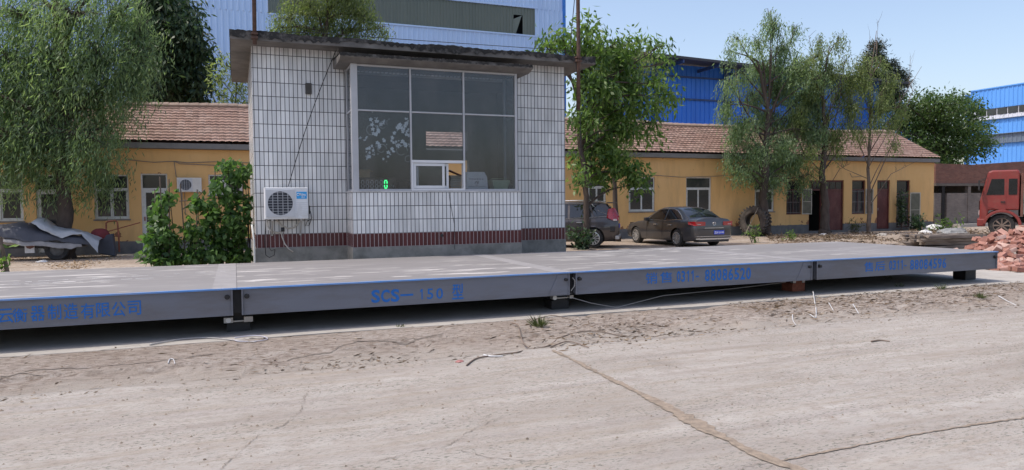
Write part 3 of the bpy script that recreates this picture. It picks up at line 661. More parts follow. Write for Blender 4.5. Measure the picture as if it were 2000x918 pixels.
# rusty posts fixed to the roof slab edge
M_rpost = pm('rusted_pipe', (.10, .055, .04), .85, var=.45, scale=10, bump=.4, dirt=(.03, .025, .025), dirt_amt=.5)
pL = at(497, 60, 12.79); pR = at(1129, 100, 12.79)
for p, lab, zb_, r in ((pL, 'short rusty steel post bolted to the left corner of the weigh house roof', 4.20, .035), (pR, 'tall rusty steel post at the right corner of the weigh house roof', 3.35, .04)):
    t = thing('roof_post', lab, 'post', (p.x, p.y, zb_)); m = MB()
    m.tube([(0, 0, 0), (0.01, 0, 1.2), (.0, 0, 2.5), (-.01, 0, 3.6)], [r, r, r*.95, r*.9], 10); m.build('pole', M_rpost, t, smooth=True)
    m = MB(); m.box(-r*1.5, r*1.5, -r*1.3, .045, 4.29-zb_, 4.33-zb_); m.box(-r*1.5, r*1.5, -r*1.3, .045, 4.36-zb_, 4.39-zb_); m.build('clamp', M_rpost, t)
    if r > .035:
        m = MB(); m.tube([(-.06, .02, 3.6), (-.07, .0, 2.2), (-.16, .02, 1.3), (-.05, 0, .9), (.03, 0, .2), (.06, .0, -1.0)], .008); m.build('wire', M_black, t)
# power line coming down to the air conditioner
A = at(655, 100, WY-.12)
t = thing('wall_insulator', 'small black insulator knob with cable beside the canopy of the weigh house', 'insulator', at(655, 118, WY))
m = MB(); m.lathe([(0, 0), (.03, 0), (.05, .03), (.03, .06), (.05, .09), (.0, .1)], 12, Matrix.Rotation(R(-90), 4, 'Z')); m.build('knob', M_black, t, smooth=True)
m = MB(); B = at(563, 364, WY-.05); q = A.lerp(B, .05)
m.tube([A-t.location, q-t.location]+[(A.lerp(B, k/10)+Vector((-.05*math.sin(k/10*3.14), 0, -.02*math.sin(k/10*3.14))))-t.location for k in range(1, 11)], .007, 5); m.build('cable', M_black, t)
wt = MB(); A = at(671, 70, 12.85); B = at(655, 118, WY-.1); wt.tube([A-t.location, at(662, 90, 13)-t.location, B-t.location], .006); wt.build('wire', M_wire, t)
t = thing('roof_wire', 'thin wire running along the flat weigh house roof edge', 'wire', at(700, 72, 13.1))
m = MB(); pts = [at(505, 62, 12.9), at(620, 64, 13), at(760, 75, 13.1), at(950, 88, 13.1), at(1125, 100, 12.85)]; m.tube([p-t.location for p in pts], .006); o_ = m.build('wire', M_black, t)
# two small lamps' wall nails
# downpipe at the left corner
t = thing('drain_pipe', 'thin white plastic drain pipe at the left corner of the weigh house', 'pipe', (X0-.03, WY-.05, -.2)); m = MB(); m.tube([(0, 0, 0), (0, 0, .6), (.0, 0, 1.05), (-.03, .03, 1.35)], .018); m.build('pipe', pm('old_white_pvc', (.55, .55, .52), .5), t, smooth=True)

# ---- things inside the weigh house
desk = thing('desk', 'long dark desk standing inside the bay of the weigh house', 'desk', (3.5, 13.2, .9)); M_desk = pm('dark_desk_wood', (.09, .07, .06), .6)
m = MB(); m.box(-1.4, 1.45, -.25, .38, .76, .80); m.build('desk_top', M_desk, desk, bev=.005)
for x in (-1.35, 1.35): m = MB(); m.box(x-.03, x+.03, .18, .36, 0, .759); m.build('leg', M_desk, desk)
for x in (-1.3, 1.3): pass
def on(pxa, pxb, pya, pyb, Y): a = at(pxa, pyb, Y); b2 = at(pxb, pya, Y); return a.x, b2.x, a.z, b2.z
SZ0 = WZ0+.006
x0, x1, z0, z1 = on(700, 768, 349, 371, BY+.14)
t = thing('weight_display', 'black weight display showing a green zero behind the left window pane', 'display', ((x0+x1)/2, BY+.2, SZ0)); c0 = t.location
m = MB(); m.box(x0, x1+.03, BY+.14, BY+.22, SZ0+.002, z1+.02); m.build('housing', M_black, t, c0, bev=.006)
M_seg = pm('unlit_segment', (.42, .42, .44), .5); M_seg2 = emat('lit_green_segment', (.05, 1, .25), 1.6); M_scr = pm('display_window', (.035, .032, .035), .25)
m = MB(); m.box(x0+.02, x1-.05, BY+.134, BY+.1395, z0+.012, z1-.008); m.build('screen', M_scr, t, c0)
segw = (at(758, 360, BY+.13).x-at(704, 360, BY+.13).x)/6
def digit(cx_, on_, w_, h_, zc):
    s = MB(); k = .009; y0, y1 = BY+.128, BY+.1335
    bars = {'a': (-w_, w_, h_-k, h_+k), 'd': (-w_, w_, -h_-k, -h_+k), 'g': (-w_, w_, -k, k), 'f': (-w_-k, -w_+k, .012, h_-.012), 'b': (w_-k, w_+k, .012, h_-.012), 'e': (-w_-k, -w_+k, -h_+.012, -.012), 'c': (w_-k, w_+k, -h_+.012, -.012)}
    for n_, (a1, b1, c1, d1_) in bars.items():
        if on_ and n_ == 'g': continue
        s.box(cx_+a1, cx_+b1, y0, y1, zc+c1, zc+d1_)
    s.build('digit', M_seg2 if on_ else M_seg, t, c0)
zc = (z0+z1)/2
for i in range(6): digit(at(704, 360, BY+.13).x+segw*(i+.5), i == 5, segw*.27, .068, zc)
text_mesh('kg', 'lettering', M_seg, t, (x1-.035, BY+.132, zc-.05), .05, .05, off=c0)
x0, x1, z0, z1 = on(912, 952, 336, 368, BY+.2)
t = thing('printer_box', 'white box with small dark printing behind the right window pane', 'box', ((x0+x1)/2, BY+.3, SZ0)); c0 = t.location
m = MB(); m.prism([(x0, SZ0), (x1+.01, SZ0), (x1-.005, z1-.1), (x1-.06, z1), (x0-.0, z1)], BY+.2, BY+.42, 'y'); m.build('carton', pm('white_card', (.78, .80, .84), .6, var=.04), t, c0, bev=.005)
M_ink = pm('grey_print', (.10, .08, .09), .6)
m = MB()
for k in range(6): xx_ = x0+.05+k*.05; m.box(xx_, xx_+.028, BY+.197, BY+.1995, z0+.17, z0+.185)
xc = (x0+x1)/2-.01; m.add([(xc-.05, BY+.198, z0+.09), (xc-.035, BY+.198, z0+.09), (xc+.0, BY+.198, z0+.14), (xc-.012, BY+.198, z0+.14)], [(0, 1, 2, 3)]); m.add([(xc-.0, BY+.198, z0+.09), (xc+.02, BY+.198, z0+.09), (xc+.008, BY+.198, z0+.14), (xc+.0, BY+.198, z0+.14)], [(0, 1, 2, 3)])
m.box(xc+.025, xc+.034, BY+.197, BY+.199, z0+.09, z0+.14); m.box(xc-.03, xc+.03, BY+.197, BY+.199, z0+.06, z0+.068); m.box(x0+.03, x1-.03, BY+.197, BY+.199, z0+.035, z0+.039)
m.build('printing', M_ink, t, c0)
x0, x1, z0, z1 = on(959, 993, 352, 367, BY+.35)
t = thing('basket', 'pale green plastic basket beside the white box behind the window', 'basket', ((x0+x1)/2, BY+.4, SZ0)); xc = t.location.x
m = MB(); w1, w0, hh_ = (x1-x0)/2, (x1-x0)/2*.72, z1-SZ0
def ringp(wx, wy, z): return [(-wx, -wy, z), (wx, -wy, z), (wx, wy, z), (-wx, wy, z)]
m.add(ringp(w0, .1, 0.002)+ringp(w1, .15, hh_)+ringp(w1-.01, .14, hh_)+ringp(w0-.01, .09, .012), [(0, 1, 2, 3)]+[(i, (i+1) % 4, 4+(i+1) % 4, 4+i) for i in range(4)]+[(4+i, 4+(i+1) % 4, 8+(i+1) % 4, 8+i) for i in range(4)]+[(8+i, 8+(i+1) % 4, 12+(i+1) % 4, 12+i) for i in range(4)]+[(12, 13, 14, 15)])
M_bask = pm('pale_green_plastic', (.34, .48, .34), .45); m.build('tub', M_bask, t)
m = MB(); m.tube([(-w1, 0, hh_), (-w1*.8, -.02, hh_+.03), (w1*.8, -.02, hh_+.03), (w1, 0, hh_)], .006); m.build('handle', M_bask, t)
for (pa, pb, pya, pyb, dy, nm, lab, c, cat) in ((880, 902, 342, 370, .3, 'paper_stack', 'stack of grey papers in the open service window', (.33, .33, .29), 'paper'), (700, 722, 329, 352, .7, 'cardboard_box', 'tan cardboard box standing behind the weight display', (.42, .30, .16), 'box'), (778, 802, 352, 371, .3, 'document_tray', 'dark tray at the right end of the left window pane', (.03, .03, .035), 'tray')):
    x0, x1, z0, z1 = on(pa, pb, pya, pyb, BY+dy)
    t = thing(nm, lab, cat, ((x0+x1)/2, BY+dy+.1, SZ0 if dy < .6 else 1.70)); c0 = t.location; zz = c0.z+.002
    m = MB(); rr = random.Random(nm)
    if cat == 'paper':
        k = 9
        for i in range(k): o_ = rr.uniform(-.012, .012); m.box(x0+o_, x1+o_, BY+dy+o_, BY+dy+.15+o_, zz+(z1-zz)*i/k, zz+(z1-zz)*(i+.85)/k)
    elif cat == 'tray':
        m.box(x0, x1, BY+dy, BY+dy+.2, zz, zz+.01); m.box(x0, x1, BY+dy+.19, BY+dy+.2, zz, z1); m.box(x0, x0+.01, BY+dy, BY+dy+.2, zz, z1-.02); m.box(x1-.01, x1, BY+dy, BY+dy+.2, zz, z1-.02); m.box(x0, x1, BY+dy, BY+dy+.01, zz, z1-.05); m.box(x0+.02, x1-.03, BY+dy+.02, BY+dy+.17, zz+.01, z1-.06)
    else:
        m.box(x0, x1, BY+dy, BY+dy+.25, zz, z1-.02); m.add([(x0, BY+dy, z1-.019), (x1, BY+dy, z1-.019), (x1+.02, BY+dy-.08, z1-.05), (x0, BY+dy-.08, z1-.04)], [(0, 1, 2, 3)]); m.add([(x1, BY+dy, z1-.019), (x1, BY+dy+.25, z1-.019), (x1+.07, BY+dy+.25, z1-.06), (x1+.07, BY+dy, z1-.06)], [(0, 1, 2, 3)])
    m.build('sheets' if cat == 'paper' else 'carton' if cat == 'box' else 'tray', pm(nm+'_card', c, .8, world=True), t, c0)
t = thing('clipboard', 'red brown clipboard lying on the papers in the service window', 'clipboard', at(888, 338, BY+.28)); m = MB()
m.cbox((0, 0, 0), (.24, .16, .015), Matrix.Rotation(R(22), 4, 'Y')); m.build('board', pm('red_brown_board', (.11, .035, .02), .5), t); m = MB(); m.cbox((-.1, -.03, .012), (.03, .07, .012), Matrix.Rotation(R(22), 4, 'Y')); m.build('clip', M_zinc, t)

# ---- air conditioner on the front wall
x0, z1 = at(516, 366, WY-.3).x, at(516, 366, WY-.3).z; x1, z0 = at(603, 428, WY-.3).x, at(560, 428, WY-.3).z
def aircon(label, x0, x1, z0, z1, yw, dep, logo, mat):
    t = thing('air_conditioner', label, 'air conditioner', ((x0+x1)/2, yw-dep/2-.04, z0)); c0 = t.location; w_, h = x1-x0, z1-z0; yf = -dep/2
    m = MB(); m.box(-w_/2, w_/2, yf, dep/2, 0, h); cs = m.build('casing', mat, t, bev=.012)
    fx, fz, r = -w_*.5+w_*.355, h*.50, h*.375
    m = MB(); M0 = Matrix.Translation((fx, yf, fz)) @ Matrix.Rotation(R(90), 4, 'Z')
    m.lathe([(0, .0), (r, .0), (r, -.006), (0, -.006)][::-1], 32, Matrix.Translation((fx, yf-.004, fz)) @ Matrix.Rotation(R(-90), 4, 'Z')); m.build('fan_well', pm('dark_fan_well', (.03, .035, .05), .6, var=.5, scale=3), t)
    m = MB()
    for k in range(9):
        zz = fz-r+2*r*(k+.5)/9; hw = math.sqrt(max(0, r*r-(zz-fz)**2)); m.box(fx-hw, fx+hw, yf-.016, yf-.012, zz-.004, zz+.004)
    for k in range(4):
        xx_ = fx-r+2*r*(k+1)/5; hw = math.sqrt(max(0, r*r-(xx_-fx)**2)); m.box(xx_-.006, xx_+.006, yf-.022, yf-.017, fz-hw, fz+hw)
    m.lathe([(r*.22, -.028), (r*.22, -.018), (0, -.018), (0, -.028)][::-1], 16, M0) if False else None
    m.build('fan_grille', pm('grille_wire', (.38, .39, .41), .5), t)
    m = MB(); g = r+.03
    ring = [(r*math.cos(a), r*math.sin(a)) for a in np.linspace(0, 2*math.pi, 33)[:-1]]
    sq = [(max(-1, min(1, 1.42*math.cos(a)))*g, max(-1, min(1, 1.42*math.sin(a)))*g) for a in np.linspace(0, 2*math.pi, 33)[:-1]]
    V = [(fx+a, yf-.024, fz+b) for a, b in ring]+[(fx+a, yf-.020, fz+b) for a, b in sq]+[(fx+a, yf-.001, fz+b) for a, b in sq]+[(fx+a, yf-.006, fz+b) for a, b in ring]
    F = []
    for i in range(32):
        j = (i+1) % 32; F += [(i, j, 32+j, 32+i), (32+i, 32+j, 64+j, 64+i), (i, 96+i, 96+j, j)]
    m.add(V, F); m.build('fan_surround', pm('surround_grey', (.52, .53, .55), .5, var=.05), t)
    if logo:
        px0 = fx+g+.035; m = MB(); m.box(px0, w_/2-.025, yf-.006, yf-.001, h*.64, h*.86); bd = m.build('badge', pm('blue_badge', (.02, .33, .72), .4, var=.06), t)
        M_wt = pm('badge_white', (.85, .87, .9), .5)
        bw = w_/2-.025-px0
        text_mesh('Midea', 'lettering', M_wt, bd, (px0+bw*.25, yf-.0075, h*.735), bw*.65, h*.085, bold=.01)
        text_mesh('美的', 'lettering', M_wt, bd, (px0+bw*.46, yf-.0075, h*.665), bw*.36, h*.05)
        q = MB(); q.tube([(px0+bw*.16+.022*math.cos(a), yf-.007, h*.775+.022*math.sin(a)) for a in np.linspace(.6, 5.4, 16)], .004, 5); q.build('emblem', M_wt, bd)
        m = MB()
        for k in range(7): zz = h*(.12+.065*k); m.box(px0-.01, w_/2-.015, yf-.005, yf-.001, zz, zz+.006)
        m.build('louvre', pm('louvre_grey', (.55, .56, .58), .5), t)  # raised louvre lines in one even grey
        m = MB(); m.box(w_/2-.001, w_/2+.035, -.06, .08, h*.15, h*.42); m.build('valve_cover', M_black, t, bev=.01)
    m = MB()
    for xx_ in (-w_*.33, w_*.33): m.box(xx_-.015, xx_+.015, yf+.02, dep/2+.04, -.025, -.001); m.box(xx_-.015, xx_+.015, dep/2+.02, dep/2+.038, -.3, -.026); m.bar((xx_, yf+.05, -.02), (xx_, dep/2+.025, -.28), .01)
    m.build('bracket', M_zinc, t)
    return t, w_, h
M_acw = pm('aircon_white', (.68, .69, .71), .45, var=.05, scale=3, dirt=(.48, .46, .43), dirt_amt=.3, dscale=4)
t, w_, h = aircon('white air conditioner outdoor unit with blue badge hung on the tiled weigh house wall', x0, x1, z0, z1, WY, .26, True, M_acw)
M_hose = pm('pale_hose', (.42, .40, .37), .6)
L = t.location
m = MB(); P = lambda a, b: at(a, b, WY-.05)-L
m.tube([P(541, 430), P(550, 440), P(563, 446), P(575, 444), P(584, 434), P(586, 428)], .014); m.tube([P(521, 428), P(523, 442), P(530, 452), P(545, 454), P(553, 450)], .014)
m.tube([P(549, 448), P(551, 463), P(556, 476), P(564, 486), P(573, 492)], .011); m.build('drain_hose', M_hose, t, smooth=True)
m = MB(); m.tube([P(606, 412), P(609, 425), P(604, 440), P(597, 441), P(600, 432), P(608, 428)], .006); m.tube([P(519, 432), P(517, 470), P(519, 498), P(526, 503), P(536, 498), P(537, 486)], .007); m.tube([P(524, 450), P(523, 480), P(530, 490), P(536, 487)], .006)
m.box(P(548, 448).x, P(555, 448).x, -.0, .06, P(550, 452).z, P(550, 444).z); m.build('cable', M_black, t, smooth=True)
# ------------------------------------------------------------------ long yellow building
YW = 28.3; XL, XR = -22.0, 36.45
def yellow_plaster():
    m, nt, b = newmat('ochre_plaster'); v = coords(nt, True); sp = nn(nt, 'ShaderNodeSeparateXYZ'); nt.links.new(v, sp.inputs[0])
    c = ramp(nt, noise(nt, mapping(nt, v, (.5, .5, .5)), 1, 6, .6), [(.3, (.66, .40, .165)), (.7, (.74, .47, .215))])
    c = mixc(nt, ramp(nt, noise(nt, mapping(nt, v, (1.2, 1.2, .25)), 1.6, 7, .7), [(.50, (0,)*3), (.72, (.7,)*3)]), c, (.50, .31, .145))
    # flaking of the lowest metre: bare red brick patches where the plaster has fallen off
    mr = nn(nt, 'ShaderNodeMapRange'); mr.inputs[1].default_value = 1.15; mr.inputs[2].default_value = .2; mr.inputs[3].default_value = 0; mr.inputs[4].default_value = .16; nt.links.new(sp.outputs[2], mr.inputs[0])
    f = mth(nt, 'GREATER_THAN', mth(nt, 'ADD', noise(nt, v, 1.7, 7, .65), mr.outputs[0]), .70)
    c = mixc(nt, f, c, (.27, .13, .075))
    low = mth(nt, 'LESS_THAN', mth(nt, 'ADD', sp.outputs[2], mth(nt, 'MULTIPLY', noise(nt, v, 3, 5), .12)), .30)
    c = mixc(nt, low, c, ramp(nt, noise(nt, v, 2.5, 6, .7), [(.35, (.12, .12, .125)), (.7, (.20, .195, .19))]))
    nt.links.new(c, b.inputs['Base Color']); b.inputs['Roughness'].default_value = .92; b.inputs['Specular IOR Level'].default_value = .2
    bumpit(nt, b, noise(nt, v, 9, 6), .25, .02); return m
M_yel = yellow_plaster()
M_fascia = pm('grey_fascia_concrete', (.20, .195, .19), .9, var=.25, scale=1.5, dirt=(.09, .085, .08), dirt_amt=.4, world=True)
def tile_roof_mat():
    m, nt, b = newmat('old_clay_tile'); v = coords(nt, True)
    sp = nn(nt, 'ShaderNodeSeparateXYZ'); nt.links.new(v, sp.inputs[0])
    cell = nn(nt, 'ShaderNodeCombineXYZ'); nt.links.new(mth(nt, 'FLOOR', mth(nt, 'DIVIDE', sp.outputs[0], .24)), cell.inputs[0]); nt.links.new(mth(nt, 'FLOOR', mth(nt, 'DIVIDE', mth(nt, 'SUBTRACT', sp.outputs[1], -1.98), .2369)), cell.inputs[1])
    wn = nn(nt, 'ShaderNodeTexWhiteNoise', noise_dimensions='2D'); nt.links.new(cell.outputs[0], wn.inputs['Vector'])
    c = ramp(nt, wn.outputs[0], [(0, (.24, .15, .12)), (.5, (.295, .185, .15)), (.9, (.36, .245, .205)), (1, (.21, .13, .11))])
    c = mixc(nt, ramp(nt, noise(nt, v, .8, 7, .7), [(.5, (0,)*3), (.72, (.6,)*3)]), c, (.26, .20, .17))
    c = mixc(nt, ramp(nt, noise(nt, v, 6, 6, .7), [(.58, (0,)*3), (.75, (.5,)*3)]), c, (.16, .12, .10))
    nt.links.new(c, b.inputs['Base Color']); b.inputs['Roughness'].default_value = .85; return m
M_troof = tile_roof_mat()
M_dglass = pm('dark_window_glass', (.018, .021, .024), .08, var=.3, scale=1.5, spec=.6)
M_wfr = pm('white_window_frame', (.58, .59, .58), .5, var=.08, scale=4, dirt=(.35, .34, .31), dirt_amt=.35, dscale=4)
M_mar = pm('maroon_door_paint', (.095, .022, .02), .6, var=.25, scale=3, dirt=(.17, .07, .055), dirt_amt=.4, dscale=4, stretch=(1, 1, .5))
M_bar = pm('grey_window_bar', (.16, .15, .15), .6)
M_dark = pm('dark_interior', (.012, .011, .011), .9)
T = thing('yellow_building', 'long single storey yellow plastered building with red clay tile roof behind the weigh house', 'building', (7, 30, -.2)); O = T.location
wins = []; wl = lambda a, b, c, d: (at(a, 390, YW).x, at(b, 390, YW).x, at((a+b)/2, d, YW).z, at((a+b)/2, c, YW).z)
W0 = wl(-45, 45, 342, 432); W1 = wl(184, 252, 341, 428); W3 = wl(408, 474, 341, 381)
D0 = wl(70, 130, 341, 446); D0 = (D0[0], D0[1], -.1, D0[3]); D1 = wl(276, 328, 339, 446); D1 = (D1[0], D1[1], -.1, D1[3])
RA = wl(1228, 1279, 346, 413); RB = wl(1340, 1389, 346, 413); RC = wl(1148, 1184, 346, 405); RD = wl(1474, 1512, 352, 413)
B3 = wl(1536, 1566, 352, 419); DO = wl(1580, 1606, 352, 447); DM = wl(1610, 1648, 352, 448); B4 = wl(1664, 1690, 352, 418); D5 = wl(1713, 1738, 352, 447); D6 = wl(1751, 1777, 352, 442)
DO = (DO[0], DO[1], -.1, DO[3]); DM = (DO[1]+.06, DM[1], -.1, DM[3]); D5 = (D5[0], D5[1], -.1, D5[3]); D6 = (D6[0], D6[1], -.05, D6[3])
Wfar = (-12.6, -11.2, 1.0, 2.58); Dfar = (-10.4, -9.5, -.1, 2.6)
holes = [W0, W1, W3, D0, D1, RA, RB, RC, RD, B3, DO, DM, B4, D5, D6, Wfar, Dfar]
Wb = MB(); hole_wall(Wb, XL, XR, -.2, 3.52, holes, lambda a, z: (a, YW, z))
for (a, b_, c, d) in holes:
    for x in (a, b_): Wb.quad((x, YW, c), (x, YW+.2, c), (x, YW+.2, d), (x, YW, d))
    for z in (c, d): Wb.quad((a, YW, z), (b_, YW, z), (b_, YW+.2, z), (a, YW+.2, z))
RY, RZ, EY, EZ = 31.1, 5.40, 28.02, 3.76
Wb.add([(XR, YW, -.2), (XR, 34.0, -.2), (XR, 34.0, 3.6), (XR, RY, RZ-.12), (XR, YW, 3.6)], [(0, 1, 2, 3, 4)])
Wb.add([(XL, YW, -.2), (XL, 34.0, -.2), (XL, 34.0, 3.6), (XL, RY, RZ-.12), (XL, YW, 3.6)], [(0, 1, 2, 3, 4)]); Wb.quad((XL, 34, -.2), (XR, 34, -.2), (XR, 34, 3.6), (XL, 34, 3.6))
Wb.build('wall', M_yel, T, O)
fb = MB(); fb.box(XL-.1, XR+.12, EY+.02, YW+.3, 3.53, EZ-.035); fb.build('fascia', M_fascia, T, O)
# plaster pilaster seen between the left rooms
# tile roof: stepped courses of pantiles with an uneven ridge
def roof(x0, x1):
    nc = 13; xs = np.arange(x0, x1, .06); P = []
    sag = (fbm(xs*.22, xs*0+2, 3, 5)-.45)*.26
    wave = np.abs(np.sin(xs/.24*math.pi))**.7*.03
    for i in range(nc):
        for t, lift in ((0.0, .045), (.45, .012), (1.10, -.010)):
            s = (i+t)/nc; y = EY+(RY-EY)*s; z = EZ+(RZ-EZ)*s
            jit = (fbm(xs*1.3+i*7, xs*0+i, 2, 6)-.4)*.03
            P.append(np.stack([xs, np.full_like(xs, y)+jit, z+lift+wave+sag*(s*.9+.1)+jit*.4], -1))
    return np.stack(P, 0), xs, sag
P, xs, sag = roof(XL-.15, XR+.25)
ro = grid_mesh('roof', P.transpose(1, 0, 2)-np.array(O), M_troof, T, smooth=False)
bk = MB(); bk.quad((XL-.15, RY, RZ-.1), (XR+.2, RY, RZ-.1), (XR+.2, 34.3, 3.7), (XL-.15, 34.3, 3.7)); bk.build('rear_roof', M_troof, T, O)
rg = MB()
for i in range(0, len(xs)-7, 6):
    k = RZ+.06+sag[i]; k2 = RZ+.06+sag[i+6]
    rg.tube([(xs[i], RY, k), (xs[i+6]+.03, RY, k2+.012)], [.10, .115], 7)
rg.build('ridge_tiles', pm('ridge_clay', (.40, .30, .24), .9, var=.3, scale=3, dirt=(.2, .17, .15), world=True), ro, O)
def pane(par, a, b_, c, d, y): m = MB(); m.box(a, b_, y, y+.008, c, d); return m.build('pane', M_dglass, par, O)
def office_window(h, kind=2):
    a, b_, c, d = h; y0, y1 = YW+.05, YW+.11; f = MB(); zt = d-(d-c)*.32; k = .05
    f.box(a, b_, y0, y1, d-k, d); f.box(a, b_, y0, y1, c, c+k); f.box(a, a+k, y0, y1, c+k+.001, d-k-.001); f.box(b_-k, b_, y0, y1, c+k+.001, d-k-.001); f.box(a+k+.001, b_-k-.001, y0, y1, zt-.03, zt+.03)
    fr = f.build('window', M_wfr, T, O); pane(fr, a+k, b_-k, zt+.03, d-k, y0+.03)
    n = kind; wd = (b_-a-2*k)/n
    for i in range(n):
        x0, x1 = a+k+wd*i, a+k+wd*(i+1); q = MB(); yy_ = y0-.02+.03*(i % 2); s = .045; x0 += .002; x1 -= .002
        q.box(x0, x1, yy_, yy_+.03, zt-.08, zt-.032); q.box(x0, x1, yy_, yy_+.03, c+k, c+k+s); q.box(x0, x0+s, yy_, yy_+.03, c+k+s, zt-.081); q.box(x1-s, x1, yy_, yy_+.03, c+k+s, zt-.081)
        q.build('sash', M_wfr, fr, O); pane(fr, x0+s, x1-s, c+k+s, zt-.08, yy_+.012)
    s = MB(); s.box(a-.04, b_+.04, YW-.05, YW+.04, c-.05, c-.002); s.build('sill', M_fascia, fr, O)
for h in (W0, W1, RA, RB, RC, RD, Wfar): office_window(h)
office_window(W3, 2)
def white_door(h, op=False):
    a, b_, c, d = h; y0, y1 = YW+.05, YW+.11; f = MB(); zt = d-(d-c)*.2; k = .05
    f.box(a, b_, y0, y1, d-k, d); f.box(a, a+k, y0, y1, c, d-k-.001); f.box(b_-k, b_, y0, y1, c, d-k-.001); f.box(a+k+.001, b_-k-.001, y0, y1, zt-.03, zt+.03)
    fr = f.build('door_frame', M_wfr, T, O); pane(fr, a+k, b_-k, zt+.03, d-k, y0+.03)
    q = MB(); s = .09; x0, x1 = a+k+.003, b_-k-.003
    q.box(x0, x1, y0+.005, y0+.045, zt-.13, zt-.032); q.box(x0, x1, y0+.005, y0+.045, c+.02, c+.14); q.box(x0, x0+s, y0+.005, y0+.045, c+.1401, zt-.1301); q.box(x1-s, x1, y0+.005, y0+.045, c+.1401, zt-.1301); q.box(x0+s, x1-s, y0+.005, y0+.045, c+.8, c+.86)
    dr = q.build('door', M_wfr, T, O); pane(dr, x0+s, x1-s, c+.861, zt-.13, y0+.02); pane(dr, x0+s, x1-s, c+.14, c+.799, y0+.02)
    q = MB(); q.box(x0+.02, x0+.06, y0-.03, y0+.004, c+1.05, c+1.2); q.build('handle', pm('red_lock', (.2, .04, .03), .5), dr, O)
for h in (D0, D1, Dfar): white_door(h)
# the right end: maroon doors, barred windows with open shutters
def barred(h, shutter, tr=True):
    a, b_, c, d = h; y0 = YW+.06; f = MB(); k = .05; zt = d-(d-c)*.28
    f.box(a, b_, y0, y0+.06, d-k, d); f.box(a, b_, y0, y0+.06, c, c+k); f.box(a, a+k, y0, y0+.06, c+k, d-k); f.box(b_-k, b_, y0, y0+.06, c+k, d-k); f.box(a+k, b_-k, y0, y0+.06, zt-.025, zt+.025); f.box((a+b_)/2-.02, (a+b_)/2+.02, y0, y0+.06, c+k, zt-.026)
    fr = f.build('window', M_mar, T, O); pane(fr, a+k, b_-k, c+k, d-k, y0+.07)
    q = MB()
    for i in range(9): x = a+k+(b_-a-2*k)*(i+.5)/9; q.bar((x, y0-.02, c+.02), (x, y0-.02, zt), .009, 5)
    for z in (c+.1, (c+zt)/2, zt-.08): q.box(a+.02, b_-.02, y0-.025, y0-.015, z-.012, z+.012)
    q.build('bars', M_bar, fr, O)
    if shutter:
        L_, an = shutter; q = MB(); Mx = Matrix.Translation((b_+.0, YW-.01, 0)) @ Matrix.Rotation(an, 4, 'Z'); zs0, zs1 = c+.0, zt+.05
        for (u0, u1, z0_, z1_) in ((0, L_, zs0, zs0+.05), (0, L_, zs1-.05, zs1), (0, .045, zs0+.05, zs1-.05), (L_-.045, L_, zs0+.05, zs1-.05), (.045, L_-.045, (zs0+zs1)/2-.015, (zs0+zs1)/2+.015)): q.box(u0, u1, -.02, .02, z0_, z1_, Mx)
        sh = q.build('shutter', pm('pale_worn_frame', (.45, .42, .36), .7, var=.2), fr, O)
        q = MB(); q.box(.045, L_-.045, -.004, .004, zs0+.05, zs1-.05, Mx); q.build('pane', pm('shutter_glass', (.10, .10, .075), .3, var=.3), sh, O)
barred(B3, (.55, R(-12))); barred(B4, (.42, R(-20)))
def maroon_door(h, shut=True):
    a, b_, c, d = h; y0 = YW+.06; f = MB(); k = .07; zt = d-(d-c)*.19
    f.box(a, b_, y0, y0+.08, d-k, d); f.box(a, a+k, y0, y0+.08, c, d-k-.001); f.box(b_-k, b_, y0, y0+.08, c, d-k-.001); f.box(a+k, b_-k, y0, y0+.08, zt-.03, zt+.03)
    fr = f.build('door_frame', M_mar, T, O)
    n = 3
    q = MB()
    for i in range(n): x0 = a+k+(b_-a-2*k)*i/n; q.box(x0+.02, x0+(b_-a-2*k)/n-.02, y0+.03, y0+.038, zt+.05, d-k-.02)
    q.build('pane', M_dglass, fr, O)
    q = MB(); q.box(a+k, b_-k, y0+.05, y0+.06, zt+.03, d-k); 
    if shut:
        q.box(a+k+.003, b_-k-.003, y0+.03, y0+.06, c+.02, zt-.032)
        for z0_, z1_ in ((c+.12, c+.62), (c+.72, c+1.15), (c+1.25, zt-.12)): q.box(a+k+.09, b_-k-.09, y0+.018, y0+.0299, z0_, z1_)
        dr = q.build('door', M_mar, T, O)
        m = MB(); m.bar((a+k+.06, y0-.01, c+1.0), (a+k+.06, y0-.01, c+1.14), .012); m.build('handle', M_zinc, dr, O)
    else:
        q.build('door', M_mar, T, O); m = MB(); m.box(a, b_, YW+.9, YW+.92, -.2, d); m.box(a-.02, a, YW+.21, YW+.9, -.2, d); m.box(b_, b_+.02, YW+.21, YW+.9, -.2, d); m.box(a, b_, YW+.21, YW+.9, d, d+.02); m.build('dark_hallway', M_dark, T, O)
maroon_door(DO, False); maroon_door(DM); maroon_door(D5)
barred(D6, (.62, R(-14)))
